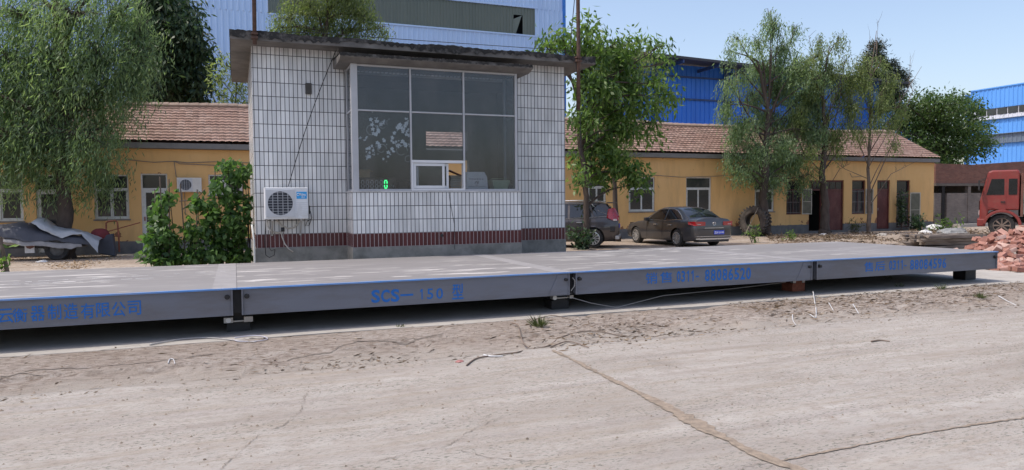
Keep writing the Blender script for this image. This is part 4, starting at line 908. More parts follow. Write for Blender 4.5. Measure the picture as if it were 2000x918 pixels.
# dark backing behind every opening with glass
# left wall air conditioner
a, b_ = at(345, 347, YW-.3), at(394, 375, YW-.3)
aircon('weathered air conditioner unit high on the yellow wall between white door and bean plants', a.x, b_.x, b_.z, a.z, YW, .28, False, pm('dull_white_casing', (.62, .60, .56), .5, var=.08))
t = thing('facade_cable', 'thin dark cables strung along the yellow facade left of the weigh house', 'cable', at(350, 315, YW-.06)); m = MB()
for pts in ([(250, 312), (300, 317), (340, 315), (365, 318), (420, 316), (485, 318)], [(340, 315), (352, 320), (400, 322), (485, 326)], [(340, 315), (344, 345), (360, 352), (362, 420)]): m.tube([at(x, y, YW-.05)-t.location for x, y in pts], .012, 5)
m.build('cable', M_bar, t)
t = thing('facade_cable', 'thin sagging cable on the yellow facade above the grey sedan', 'cable', at(1380, 344, YW-.06)); m = MB()
for pts in ([(1275, 342), (1330, 346), (1400, 344), (1480, 338)], [(1660, 338), (1664, 346), (1685, 344)]): m.tube([at(x, y, YW-.05)-t.location for x, y in pts], .012, 5)
m.build('cable', M_bar, t)

# ------------------------------------------------------------------ great corrugated hall behind
def corr_mat(name, c, dirt, amt=.35):
    return pm(name, c, .5, var=.10, scale=.25, dirt=dirt, dirt_amt=amt, dscale=.5, stretch=(1, 1, .15), world=True)
def corrugated(mb, x0, x1, z0, z1, y, pitch=.33, d=.05, ax='x'):
    n = int((x1-x0)/pitch); P = []
    for i in range(n+1):
        b0 = x0+(x1-x0)*i/n
        for u, e in ((0, 0), (.62, 0), (.70, -d), (.92, -d)):
            x = b0+u*pitch
            if x <= x1: P.append((x, e))
    k = len(P); V = []
    for z in (z0, z1):
        for (x, e) in P: V.append((x, y+e, z) if ax == 'x' else (y+e, x, z))
    mb.add(V, [(i, i+1, k+i+1, k+i) for i in range(k-1)])
M_hall = corr_mat('pale_blue_steel_sheet', (.46, .64, .92), (.37, .52, .78))
M_gtrans = corr_mat('grey_green_light_sheet', (.15, .185, .165), (.10, .13, .115), .5)
M_bluetrim = pm('bright_blue_trim', (.03, .18, .60), .5, world=True)
T = thing('factory_hall', 'tall pale blue corrugated factory hall with a grey green light band behind the weigh house', 'factory', (-8, 60, -.2)); O = T.location
HY = 46.0; HX0, HX1 = -40, 22.1; bz0, bz1 = 13.15, 15.0; bxa, bxb = 2.2, 19.87
m = MB(); corrugated(m, HX0, HX1, -.2, bz0, HY); corrugated(m, HX0, HX1, bz1, 21, HY); corrugated(m, bxb, HX1, bz0, bz1, HY); corrugated(m, HX0, bxa, bz0, bz1, HY)
corrugated(m, HY, 90, -.2, 21, HX1, ax='y'); m.build('wall', M_hall, T, O)
m = MB(); pa = at(1003, 20, HY).x; pb = at(1021, 20, HY).x; pz0 = at(1012, 70, HY).z; pz1 = at(1012, 29, HY).z
corrugated(m, bxa, pa, bz0, bz1, HY+.03, .22); corrugated(m, pb, bxb, bz0, bz1, HY+.03, .22); corrugated(m, pa, pb, pz1, bz1, HY+.03, .22); m.build('light_band', M_gtrans, T, O)
m = MB(); m.add([(pa, HY+.03, pz0), (pa+.12, HY+.03, pz0), (pb-.12, HY-.02, pz1-.1), (pb, HY, pz1), (pa, HY+.03, pz1-.3)], [(0, 1, 2, 3, 4)]); m.build('torn_panel', M_gtrans, T, O)
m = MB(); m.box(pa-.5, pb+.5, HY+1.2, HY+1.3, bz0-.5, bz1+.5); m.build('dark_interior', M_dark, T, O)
m = MB(); m.box(HX1-.12, HX1+.09, HY-.12, HY+.12, -.2, 21.1); m.build('corner_trim', M_bluetrim, T, O)
m = MB(); m.box(HX0, HX1+.1, HY-.2, 90, 21, 21.3); m.build('roof', M_hall, T, O)
m = MB(); m.box(bxa, bxb+.05, HY-.09, HY-.055, bz1, bz1+.10); m.box(bxa, bxb+.05, HY-.09, HY-.055, bz0-.10, bz0); m.build('flashing', M_hall, T, O)

# blue open shed to the right of it
M_blu = corr_mat('cobalt_steel_sheet', (.03, .20, .78), (.02, .13, .55), .45)
M_steel = pm('dark_blue_steel', (.03, .07, .20), .6, var=.2, world=True); M_shroof = pm('dark_roof_sheet', (.05, .055, .065), .7, var=.2, world=True)
T = thing('blue_shed', 'long cobalt blue steel shed with dark overhanging roof behind the tile roofed building', 'shed', (36, 46, -.2)); O = T.location
SY = 44.0; m = MB(); corrugated(m, 22.4, 50, -.2, 11.4, SY, .40, .06); m.build('wall', M_blu, T, O)
for z in (6.8, 8.95, 10.55): m = MB(); m.box(22.4, 50, SY-.16, SY-.065, z-.06, z+.06); m.build('girt', M_steel, T, O)
for x in (22.6, 28.3, 34.4, 40.5, 46.6): m = MB(); m.box(x-.12, x+.12, SY-.42, SY-.17, -.2, 11.4); m.build('post', M_steel, T, O)
m = MB(); m.prism([(41.3, 11.45), (41.3, 11.62), (58, 14.2), (58, 14.0), (44, 11.75)], 22.2, 50.3, 'x')
for v_i in range(len(m.v)):
    x, y, z = m.v[v_i]; m.v[v_i] = (x, y, z-(x-22)*.028)
m.build('roof', M_shroof, T, O)
for x in np.arange(23, 50, 3): m = MB(); m.box(x-.06, x+.06, 41.4, SY, 11.2-(x-22)*.028, 11.42-(x-22)*.028); m.build('rafter', M_steel, T, O)

# far blue and white hall at the right edge
T = thing('distant_hall', 'distant light blue and white factory hall with a strip of windows at the right edge', 'factory', (92, 66, -.2)); O = T.location; FX = 85.0
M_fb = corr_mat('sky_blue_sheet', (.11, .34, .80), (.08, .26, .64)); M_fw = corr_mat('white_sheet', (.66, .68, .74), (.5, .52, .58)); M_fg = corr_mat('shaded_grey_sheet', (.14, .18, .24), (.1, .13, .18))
for z0, z1, mt, nm in ((12.3, 14.65, M_fb, 'blue_cladding'), (11.0, 11.45, M_fw, 'white_cladding'), (9.2, 10.95, M_fb, 'blue_cladding'), (8.1, 9.15, M_fg, 'gap_shade_band'), (5.3, 8.05, M_fb, 'blue_cladding'), (-.2, 5.25, M_fw, 'white_cladding')):  # grey band is a dark gap, its shade put into the sheet colour
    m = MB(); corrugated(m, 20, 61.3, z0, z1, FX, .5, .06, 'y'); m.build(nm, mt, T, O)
m = MB(); corrugated(m, 20, 61.3, 11.46, 12.29, FX+.1, .5, .02, 'y'); m.build('white_cladding', M_fw, T, O)
for k in range(26):
    y = 60.4-k*1.25
    m = MB(); m.box(FX-.06, FX+.04, y-1.05, y, 11.5, 12.24); m.build('window', M_dglass, T, O)
m = MB(); m.box(FX-.12, 110, 19, 61.4, 14.66, 14.8); m.build('roof', M_fb, T, O)
m = MB(); corrugated(m, FX-.0, 104, -.2, 14.4, 62.0, .5, .06, 'x'); m.build('end_wall', M_fb, T, O)
for z in (8.08, 9.18, 10.97): m = MB(); m.box(FX-.25, FX-.01, 20, 61.3, z-.03, z+.03); m.build('gutter', M_fg, T, O)
t = thing('distant_shed', 'distant blue roofed shed end between the dark tree and the far hall', 'shed', (92, 70, -.2)); m = MB(); m.prism([(78, 0), (85.6, 0), (85.6, 14.6), (78, 15.0)], 70, 74, 'y'); m.v = [(p[0]-92, p[1]-70, p[2]) for p in m.v]; m.build('wall', M_fb, t)

# brick shed by the lorry
def brickmat(name, c1, c2, mort, dirt):
    m, nt, b = newmat(name); v = coords(nt, True); sp = nn(nt, 'ShaderNodeSeparateXYZ'); nt.links.new(v, sp.inputs[0]); cv = nn(nt, 'ShaderNodeCombineXYZ')
    nt.links.new(mth(nt, 'ADD', sp.outputs[0], sp.outputs[1]), cv.inputs[0]); nt.links.new(sp.outputs[2], cv.inputs[1])
    br = nn(nt, 'ShaderNodeTexBrick'); nt.links.new(cv.outputs[0], br.inputs['Vector']); br.inputs['Scale'].default_value = 1; br.inputs['Brick Width'].default_value = .25; br.inputs['Row Height'].default_value = .075; br.inputs['Mortar Size'].default_value = .008
    br.inputs['Color1'].default_value = (*c1, 1); br.inputs['Color2'].default_value = (*c2, 1); br.inputs['Mortar'].default_value = (*mort, 1)
    c = mixc(nt, ramp(nt, noise(nt, v, 1.1, 7, .7), [(.45, (0,)*3), (.7, (.75,)*3)]), br.outputs[0], dirt); nt.links.new(c, b.inputs['Base Color']); b.inputs['Roughness'].default_value = .9
    bumpit(nt, b, br.outputs[1], -.4, .01); return m
M_brk = brickmat('sooty_red_brick', (.17, .065, .045), (.24, .10, .07), (.15, .12, .10), (.10, .055, .045)); M_gbrk = brickmat('grey_brick', (.16, .13, .115), (.22, .18, .155), (.20, .18, .165), (.11, .095, .085))
T = thing('brick_shed', 'low dark red brick shed with open front behind the red lorry', 'shed', (43, 31.5, -.2)); O = T.location; KY = 30.2
q = lambda px, py: at(px, py, KY)
m = MB(); x0 = q(1826, 400).x; zt0 = q(1826, 319).z; zt1 = q(1985, 316).z; zl = q(1880, 358).z
m.prism([(x0, zl), (56, zl), (56, zt1+.5), (q(1985, 316).x, zt1), (q(1900, 320).x, zt0-.05), (x0, zt0)], KY, KY+.3, 'y'); m.box(x0, x0+.25, KY+.31, KY+4, -.2, zl-.2); m.build('upper_wall', M_brk, T, O)
m = MB(); m.box(x0, 56, KY-.05, KY+.25, zl-.16, zl-.002); m.build('lintel', pm('old_timber_lintel', (.13, .11, .095), .9), T, O)
for px in (1842, 1893): x = q(px, 400).x; m = MB(); m.box(x-.12, x+.12, KY+.0, KY+.22, -.2, zl-.161); m.build('post', M_gbrk if px > 1850 else M_dark, T, O)
m = MB(); m.box(q(1850, 400).x, 56, KY+.03, KY+.25, -.2, q(1880, 377).z); m.box(x0, q(1840, 400).x, KY+.03, KY+.25, -.2, q(1835, 377).z); m.build('lower_wall', M_gbrk, T, O)
m = MB(); m.box(x0+.2, 56, KY+3, KY+3.2, -.2, 3.3); m.box(x0, 56, KY+.3, KY+3.2, zl+.3, zl+.4); m.build('rear_wall', M_gbrk, T, O)
m = MB(); m.box(q(1855, 430).x, q(1915, 430).x, KY-.7, KY-.03, -.2, -.02); m.build('threshold', M_found, T, O)

# ------------------------------------------------------------------ cars
M_tyre = pm('black_tyre_rubber', (.022, .022, .023), .85, var=.3, scale=12, dirt=(.07, .06, .05), dirt_amt=.35, dscale=6)
M_rim = pm('silver_alloy', (.5, .51, .52), .35, .7, var=.1)
M_cglass = pm('tinted_car_glass', (.012, .013, .016), .04, var=.2, spec=.9)
M_lamp = pm('red_tail_lamp', (.34, .008, .012), .2, var=.25, scale=9, spec=.8, coat=.5); M_lampw = pm('clear_lamp', (.5, .42, .42), .2, var=.1)
M_chrome = pm('chrome_trim', (.6, .61, .63), .2, .85, var=.05)
M_blk = pm('black_plastic', (.02, .02, .022), .6, var=.2)
def wheel(parent, x, y, z, r, wd, side, spokes=10, M_rim=None):
    M_rim = M_rim or globals()['M_rim']
    m = MB(); s = side
    pr = [(r*.66, -wd/2), (r*.93, -wd/2), (r, -wd*.36), (r, wd*.36), (r*.93, wd/2), (r*.66, wd/2)]
    m.lathe(pr, 28, Matrix.Translation((x, y, z)), closed=True); wh = m.build('wheel', M_tyre, parent, smooth=False)
    m = MB(); M0 = Matrix.Translation((x+s*wd*.32, y, z))
    m.lathe([(r*.67, -.02*s), (r*.69, .05*s), (r*.62, .055*s), (r*.60, -.02*s)], 28, M0, closed=True); m.lathe([(0, .0), (r*.14, .0), (r*.14, .035*s), (0, .04*s)], 12, M0)
    for k in range(spokes):
        a = 2*math.pi*k/spokes; c_, s_ = math.cos(a), math.sin(a); b0 = Vector((x+s*wd*.32, y, z)); u = Vector((0, c_, s_)); v_ = Vector((0, -s_, c_)); e = Vector((s, 0, 0))
        w1, w2 = r*.05, r*.075
        m.add([b0+u*r*.1-v_*w1+e*.03, b0+u*r*.1+v_*w1+e*.03, b0+u*r*.62+v_*w2+e*.045, b0+u*r*.62-v_*w2+e*.045, b0+u*r*.1-v_*w1, b0+u*r*.1+v_*w1, b0+u*r*.62+v_*w2, b0+u*r*.62-v_*w2], [(0, 1, 2, 3), (0, 1, 5, 4), (1, 2, 6, 5), (2, 3, 7, 6), (3, 0, 4, 7)])
    m.build('rim', M_rim, wh); m = MB(); m.lathe([(0, 0), (r*.6, 0), (r*.6, -.01), (0, -.01)], 20, Matrix.Translation((x+s*wd*.2, y, z))); m.build('brake_disc', M_blk, wh)
    return wh
def car(name, label, loc, rz, P):
    T = thing(name, label, 'car', loc, rz)
    ys = np.array(P['st']); k = lambda key, y: float(np.interp(y, P['prof'][0], P['prof'][key]))
    N = 96; yy = np.linspace(ys[0], ys[1], N); rows = 14; V = []; wr = P['wr']; ra = wr*1.17
    nv = None; S = []
    for y in yy:
        zb, zs, zc, w_ = k(1, y), k(2, y), k(3, y), k(4, y); half = [(0.0, zb), (w_*.8, zb)]
        for i in range(rows+1):
            t = i/rows; z = zb+.02+(zs-zb-.02)*t
            prof_ = np.interp(t, [0, .15, .42, .62, .70, .9, 1], [.93, .975, 1.0, 1.0, .985, .955, .915]); half.append((w_*prof_, z))
        half += [(w_*.80, zs+(zc-zs)*.55), (w_*.45, zs+(zc-zs)*.92), (0, zc)]
        S.append(half)
    nh = len(S[0]); full = 2*nh-2
    def full_ring(h): return [(x, z) for x, z in h]+[(-x, z) for x, z in h[-2:0:-1]]
    pts = np.zeros((N, full, 3)); inside = np.zeros((N, full), bool)
    for i, y in enumerate(yy):
        for j, (x, z) in enumerate(full_ring(S[i])):
            py, pz = y, z
            for wy in (0, P['wb']):
                dy, dz = py-wy, pz-wr; dd = math.hypot(dy, dz)
                if abs(x) > .3 and dd < ra and pz < wr*2.6:
                    inside[i, j] = True; s_ = ra/max(dd, 1e-4)
                    if dz < -.02: pass
                    if dd > ra*.80: py, pz = wy+dy*s_, wr+dz*s_
            pts[i, j] = (x, py, pz)
    m = MB(); idx = lambda i, j: i*full+(j % full); F = []
    for i in range(N-1):
        for j in range(full):
            q = [(i, j), (i+1, j), (i+1, (j+1) % full), (i, (j+1) % full)]
            if all(inside[a, b] for a, b in q): continue
            F.append([idx(a, b) for a, b in q])
    F.append([idx(0, j) for j in range(full)][::-1]); F.append([idx(N-1, j) for j in range(full)])
    m.add([tuple(p) for p in pts.reshape(-1, 3)], F); body = m.build('body', P['paint'], T, smooth=True)
    bmod = body.modifiers.new('edge', 'EDGE_SPLIT'); bmod.split_angle = R(42)
    m = MB(); W_ = P['prof'][4][3]
    m.box(-W_*.74, W_*.74, ys[0]+.12, ys[1]-.12, .24, P['belt']-.12); m.build('underbody', M_blk, T)
    # greenhouse
    gh = P['gh']; zb = P['belt']-.03; hw = lambda z: P['gw']-(z-P['belt'])*P['tumble']; n = len(gh)
    L_ = [(-hw(z), y, z) for y, z in gh]; Rr = [(hw(z), y, z) for y, z in gh]; crown = [(0, y, z+(.035 if 0 < i < n-1 else .0)) for i, (y, z) in enumerate(gh)]
    m = MB(); m.add(L_+crown+Rr, [(i, i+1, n+i+1, n+i) for i in range(n-1)]+[(n+i, n+i+1, 2*n+i+1, 2*n+i) for i in range(n-1)]+[tuple(range(n)), tuple(2*n+i for i in range(n-1, -1, -1))])
    cab = m.build('cabin', P['paint'], T, smooth=True, bev=.025); e_ = cab.modifiers.new('edge', 'EDGE_SPLIT'); e_.split_angle = R(50)
    for s in (-1, 1):
        for poly in P['side_glass']:
            m = MB(); a = [(s*(hw(z)+.007), y, z) for y, z in poly]; b_ = [(s*(hw(z)-.01), y, z) for y, z in poly]; k2 = len(a)
            m.add(a+b_, [tuple(range(k2))]+[(i, (i+1) % k2, k2+(i+1) % k2, k2+i) for i in range(k2)]); m.build('side_window', M_cglass, T)
        if P.get('trim'):
            for line in P['trim']:
                m = MB(); m.tube([(s*(hw(z)+.011), y, z) for y, z in line], .011, 5); m.build('window_trim', M_chrome, T)
    for nm, (y0, z0, y1, z1), ins in P['end_glass']:
        a = Vector((0, y0, z0)); b_ = Vector((0, y1, z1)); d = (b_-a).normalized(); nrm = Vector((0, -d.z, d.y)) if d.y > 0 and nm == 'rear_window' else Vector((0, d.z, -d.y)) if nm == 'windscreen' else Vector((0, -d.z, d.y))
        if nrm.z < 0: nrm = -nrm
        m = MB(); rowsn = []
        for t in np.linspace(0, 1, 4):
            p = a.lerp(b_, t); w2 = hw(p.z)-ins
            for u in (-1, -.5, 0, .5, 1): rowsn.append(Vector((w2*u, p.y, p.z))+nrm*(.012+.036*(1-abs(u))))
        m.add(rowsn, [(i*5+j, i*5+j+1, (i+1)*5+j+1, (i+1)*5+j) for i in range(3) for j in range(4)]); m.build(nm, M_cglass, T, smooth=True)
    for s in (-1, 1):
        for y in (0, P['wb']): wheel(T, s*(W_-.12), y, wr, wr, .22, s, P.get('spokes', 10))
        m = MB(); yv = P['mirror'][0]; m.prism([(yv-.08, P['mirror'][1]), (yv+.06, P['mirror'][1]+.01), (yv+.04, P['mirror'][1]+.13), (yv-.08, P['mirror'][1]+.14)], s*(P['gw']+.02), s*(P['gw']+.22), 'x'); m.build('mirror', P['paint'], T, bev=.02)
        for y in P['handles']:
            xw = np.interp(y, P['prof'][0], P['prof'][4]); m = MB(); m.box(s*(xw*.965), s*(xw*.975+.03), y, y+.2, P['belt']-.16, P['belt']-.125); m.build('door_handle', M_chrome, T, bev=.006)
    return T
M_sedan = pm('grey_brown_car_paint', (.055, .056, .062), .3, .35, var=.05, scale=2, spec=.6, coat=.7, dirt=(.10, .09, .082), dirt_amt=.2, dscale=3)
sed = dict(st=(-1.05, 3.72), wb=2.8, wr=.325, belt=.95, gw=.80, tumble=.46, paint=M_sedan, spokes=10,
    prof=[[-1.05, -1.0, -.85, -.5, 0, .6, 1.5, 2.3, 2.9, 3.4, 3.62, 3.72], [.36, .28, .24, .22, .2, .2, .2, .2, .2, .22, .26, .34], [.90, .965, .985, .975, .955, .94, .92, .91, .85, .76, .68, .60], [1.00, 1.075, 1.085, 1.06, 1.02, .99, .97, .98, .93, .83, .73, .62], [.74, .82, .865, .90, .91, .91, .91, .91, .90, .87, .79, .64]],
    gh=[(-.62, .98), (-.52, 1.05), (-.2, 1.235), (.12, 1.385), (.42, 1.445), (.85, 1.47), (1.25, 1.455), (1.6, 1.36), (2.1, 1.09), (2.34, .93)],
    side_glass=[[(.02, 1.01), (.86, .99), (.86, 1.385), (.5, 1.375), (.25, 1.31), (.0, 1.17), (-.16, 1.06)], [(.94, .985), (2.02, .985), (1.72, 1.2), (1.42, 1.345), (1.2, 1.38), (.94, 1.388)]],
    trim=[[(-.22, 1.02), (-.02, 1.19), (.24, 1.335), (.5, 1.405), (.9, 1.42), (1.2, 1.41), (1.46, 1.365), (1.8, 1.18), (2.08, .975)], [(-.22, 1.02), (.9, .965), (2.08, .965)]],
    end_glass=[('rear_window', (-.46, 1.085, .16, 1.40), .13), ('windscreen', (2.26, .97, 1.56, 1.375), .08)], mirror=(1.98, .93), handles=(.35, 1.3))
A = gz(1325.5, 481.5, -.2); hd = R(-1.0)
sedan = car('sedan', 'grey brown four door sedan parked facing the yellow wall, with blue rear plate', (A.x+.78, A.y, -.2), -hd, sed)
def rearbits(T):
    yf = -1.05
    for s in (-1, 1):
        m = MB(); m.add([(s*.40, yf-.022, .80), (s*.80, yf-.012, .80), (s*.912, yf+.30, .84), (s*.905, yf+.34, .94), (s*.83, yf-.004, .955), (s*.40, yf-.018, .94), (s*.42, yf+.1, .80), (s*.76, yf+.2, .80), (s*.80, yf+.34, .84), (s*.80, yf+.36, .93), (s*.78, yf+.2, .945), (s*.42, yf+.1, .93)], [(0, 1, 4, 5), (1, 2, 3, 4), (0, 1, 7, 6), (1, 2, 8, 7), (5, 4, 10, 11), (4, 3, 9, 10), (0, 5, 11, 6)]); lp = m.build('tail_lamp', M_lamp, T)
        m = MB(); m.box(s*.60, s*.74, yf-.026, yf-.0, .84, .858); m.build('lamp_lens', M_lampw, lp)
        m = MB(); m.box(s*.62, s*.80, yf-.012, yf+.0, .30, .345); m.build('exhaust_trim', M_chrome, T)
    m = MB(); m.box(-.42, .42, yf-.018, yf-.001, .705, .722); m.build('boot_trim', M_chrome, T)
    m = MB(); m.box(-.80, .80, yf-.03, yf+.03, .40, .415); m.box(-.62, .62, yf-.012, yf+.04, .29, .34); m.build('bumper_trim', M_chrome, T)
    m = MB(); m.box(-.68, .68, yf+.0, yf+.3, .2, .30); m.build('diffuser', M_blk, T, bev=.02)
    m = MB(); m.tube([(-.72, yf-.004, .66), (0, yf-.012, .66), (.72, yf-.004, .66)], .006, 4); m.build('boot_gap', M_blk, T)
    m = MB(); m.box(-.01, .45, yf-.018, yf-.001, .475, .62); pl = m.build('number_plate', pm('blue_plate', (.015, .06, .55), .4, var=.05), T, bev=.004)
    text_mesh('冀E·23192', 'lettering', pm('plate_white', (.85, .86, .9), .5), pl, (.01, yf-.0195, .505), .42, .085, bold=.02)
    m = MB(); M0 = Matrix.Translation((.0, yf-.004, .865)) @ Matrix.Rotation(R(90), 4, 'Z')
    m.tube([(.06*math.cos(a), yf-.012, .865+.06*math.sin(a)) for a in np.linspace(0, 2*math.pi, 25)], .008, 5)
    for pts in ([(-.042, .905), (0, .815), (.042, .905)], [(-.02, .92), (0, .872), (.02, .92)]): m.tube([(x, yf-.012, z) for x, z in pts], .007, 5)
    m.build('emblem', M_chrome, T)
    m = MB()
    for y in (.90, 1.95, -.12):
        m.tube([(-.918, y, .25), (-.925, y, .5), (-.918, y, .8), (-.86, y, .94)], .005, 4)
    m.build('door_gap', M_blk, T)
rearbits(sedan)
M_suv = pm('dark_brown_car_paint', (.045, .037, .036), .28, .3, var=.08, scale=2, spec=.6, coat=.7, dirt=(.09, .08, .07), dirt_amt=.25, dscale=3)
suv = dict(st=(-.92, 3.65), wb=2.75, wr=.36, belt=1.08, gw=.82, tumble=.30, paint=M_suv, spokes=12,
    prof=[[-.92, -.86, -.7, -.4, 0, .6, 1.5, 2.3, 2.9, 3.3, 3.55, 3.65], [.46, .38, .30, .25, .23, .23, .23, .23, .23, .26, .32, .42], [1.06, 1.10, 1.11, 1.10, 1.08, 1.07, 1.05, 1.04, 1.0, .94, .86, .72], [1.1, 1.12, 1.13, 1.12, 1.11, 1.1, 1.09, 1.1, 1.08, 1.0, .90, .74], [.80, .86, .90, .915, .92, .92, .92, .92, .91, .87, .79, .64]],
    gh=[(-.80, 1.06), (-.74, 1.18), (-.62, 1.42), (-.48, 1.60), (-.2, 1.67), (.6, 1.70), (1.2, 1.68), (1.6, 1.58), (2.1, 1.25), (2.4, 1.05)],
    side_glass=[[(-.5, 1.22), (-.06, 1.16), (.1, 1.58), (-.18, 1.575), (-.36, 1.48)], [(.02, 1.14), (.86, 1.12), (.86, 1.6), (.18, 1.59)], [(.94, 1.11), (2.05, 1.11), (1.72, 1.40), (1.45, 1.57), (.94, 1.6)]],
    trim=[[(-.56, 1.21), (-.2, 1.36), (.06, 1.62), (.9, 1.64), (1.4, 1.61), (1.78, 1.40), (2.1, 1.10)], [(-.6, 1.17), (.9, 1.085), (2.1, 1.085)]],
    end_glass=[('rear_window', (-.76, 1.20, -.55, 1.54), .12), ('windscreen', (2.3, 1.1, 1.62, 1.58), .08)], mirror=(2.0, 1.08), handles=(.4, 1.35))
A = gz(1158.6, 484.5, -.2); hd = R(-58)   # heading: left and away
dv = Vector((math.sin(hd), math.cos(hd), 0)); rv = Vector((math.cos(hd), -math.sin(hd), 0)); C0 = A+rv*.80
T = car('suv', 'dark brown sport utility car half hidden behind the right corner of the weigh house', (C0.x, C0.y, -.2), -hd, suv)
for s in (-1, 1):
    m = MB(); P0 = [(s*.80, -.93, 1.02), (s*.895, -.78, 1.0), (s*.905, -.55, 1.10), (s*.83, -.60, 1.42), (s*.80, -.66, 1.46), (s*.72, -.74, 1.44), (s*.74, -.90, 1.14)]
    m.add(P0+[(x*.9, y+.06, z) for x, y, z in P0], [(0, 1, 6), (1, 2, 3, 4), (1, 4, 5, 6), (7, 13, 8)]+[(i, (i+1) % 7, 7+(i+1) % 7, 7+i) for i in range(7)]); lp = m.build('tail_lamp', M_lamp, T)
    m = MB(); m.cbox((s*.87, -.80, 1.035), (.06, .14, .07)); m.build('lamp_lens', M_lampw, lp, bev=.01)
    m = MB(); m.tube([(s*.69, -.4, 1.70), (s*.70, .2, 1.755), (s*.70, 1.2, 1.74), (s*.69, 1.4, 1.70)], .02, 6); m.build('roof_rail', M_chrome, T)
    m = MB(); m.box(s*.86, s*.925, -.80, -.62, .60, .80); m.build('bumper_vent', M_blk, T, bev=.02)
m = MB(); m.box(-.84, .84, -.95, -.80, .32, .46); m.build('bumper_trim', M_zinc, T, bev=.02)
m = MB(); m.box(-.6, .6, -.80, -.42, 1.60, 1.64, Matrix.Translation((0, -.06, .04))); m.build('spoiler', M_suv, T, bev=.015)
m = MB(); m.box(-.26, .26, -.945, -.93, .72, .88); m.build('number_plate', pm('suv_plate', (.015, .06, .55), .4), T)
m = MB()
for y in (.12, .90, 1.95): m.tube([(-.928, y, .3), (-.935, y, .6), (-.928, y, .9), (-.87, y, 1.06)], .005, 4)
m.build('door_gap', M_blk, T)

# ------------------------------------------------------------------ red lorry (cab looks left and away)
M_red = pm('faded_red_truck_paint', (.20, .026, .022), .42, 0, var=.12, scale=2.5, spec=.5, coat=.2, dirt=(.19, .06, .045), dirt_amt=.35, dscale=3)
M_tglass = pm('dusty_cab_glass', (.010, .011, .012), .25, var=.3, spec=.35)
A = gz(1956, 462.5, -.2); hd = R(-35); 
dv = Vector((math.sin(hd), math.cos(hd), 0)); rv = Vector((math.cos(hd), -math.sin(hd), 0)); C0 = A+rv*1.1
T = thing('lorry', 'old red lorry with tall square cab standing at the right edge beside the brick shed', 'lorry', (C0.x, C0.y, -.2), -hd)
M_drim = pm('dusty_steel_rim', (.16, .12, .10), .8, var=.3)
w2 = 1.12    # local: +y forward, front axle at y=0
m = MB(); m.prism([(-.62, 1.18), (-.62, 2.86), (-.54, 2.95), (.38, 2.95), (.54, 2.88), (.80, 1.72), (.83, 1.62), (.83, .75), (.55, .75), (.50, 1.18)], -w2, w2, 'x'); m.build('cab', M_red, T, bev=.06)
m = MB(); m.prism([(.565, 2.78), (.795, 1.80), (.805, 1.80), (.575, 2.78)], -.98, .98, 'x'); m.v = [(x, y+.012, z) for x, y, z in m.v]; m.build('windscreen', M_tglass, T)
for s in (-1, 1):
    X_ = s*(w2+.004)
    def plate(pts, mat, nm, par=T, th=.012): m = MB(); a = [(X_, y, z) for y, z in pts]; b_ = [(X_+s*th, y, z) for y, z in pts]; n = len(pts); m.add(a+b_, [tuple(range(n)), tuple(range(2*n-1, n-1, -1))]+[(i, (i+1) % n, n+(i+1) % n, n+i) for i in range(n)]); return m.build(nm, mat, par)
    dr = plate([(-.13, 1.2), (-.13, 2.66), (.48, 2.66), (.69, 1.74), (.66, 1.45), (.5, 1.32), (.1, 1.2)], M_red, 'door')
    X_ = s*(w2+.017)
    plate([(-.06, 1.86), (-.06, 2.56), (.41, 2.56), (.59, 1.86)], M_tglass, 'side_window', dr)
    X_ = s*(w2+.004); plate([(-.53, 1.86), (-.53, 2.56), (-.22, 2.56), (-.22, 1.86)], M_tglass, 'rear_side_window')
    m = MB(); m.box(s*(w2+.016), s*(w2+.05), -.1, .06, 1.52, 1.57); m.build('handle', M_blk, dr)
    m = MB()
    arc = [(0.72*math.cos(a), .50+.70*math.sin(a)) for a in np.linspace(R(5), R(178), 14)]; arc2 = [(.60*math.cos(a), .50+.58*math.sin(a)) for a in np.linspace(R(178), R(5), 14)]
    m.prism(arc+arc2, s*.80, s*(w2+.10), 'x'); m.build('mudguard', M_red, T, bev=.02)
    m = MB(); m.box(s*(w2-.25), s*(w2+.06), -1.5, -.8, .55, .62); m.box(s*(w2-.25), s*(w2+.06), -1.5, -.80, .92, .97); m.box(s*(w2-.2), s*(w2+.0), -1.3, -.82, .62, .92); m.build('step', M_zinc, T)
    m = MB(); m.bar((s*(w2+.02), .55, 2.62), (s*(w2+.28), .85, 2.5), .014); m.bar((s*(w2+.02), .78, 1.9), (s*(w2+.28), .85, 2.1), .014); m.box(s*(w2+.16), s*(w2+.36), .84, .90, 2.08, 2.52); m.build('mirror', M_blk, T, bev=.03)
    m = MB(); m.box(s*.62, s*1.02, .83, .87, .95, 1.15); m.build('headlight', M_lampw, T, bev=.02)
    wheel(T, s*(w2-.16), 0, .50, .50, .30, s, 8, M_drim)
    for yy_ in (-3.6, -4.8): wheel(T, s*(w2-.2), yy_, .50, .50, .5, s, 8)
m = MB(); m.box(-w2-.04, w2+.04, .60, .92, .45, .80); m.build('bumper', M_red, T, bev=.05)
m = MB(); m.box(-.8, .8, .835, .865, 1.2, 1.6); m.build('grille', M_blk, T, bev=.01)
m = MB(); m.box(-.45, .45, -6, .6, .62, .85); m.build('chassis', M_blk, T)
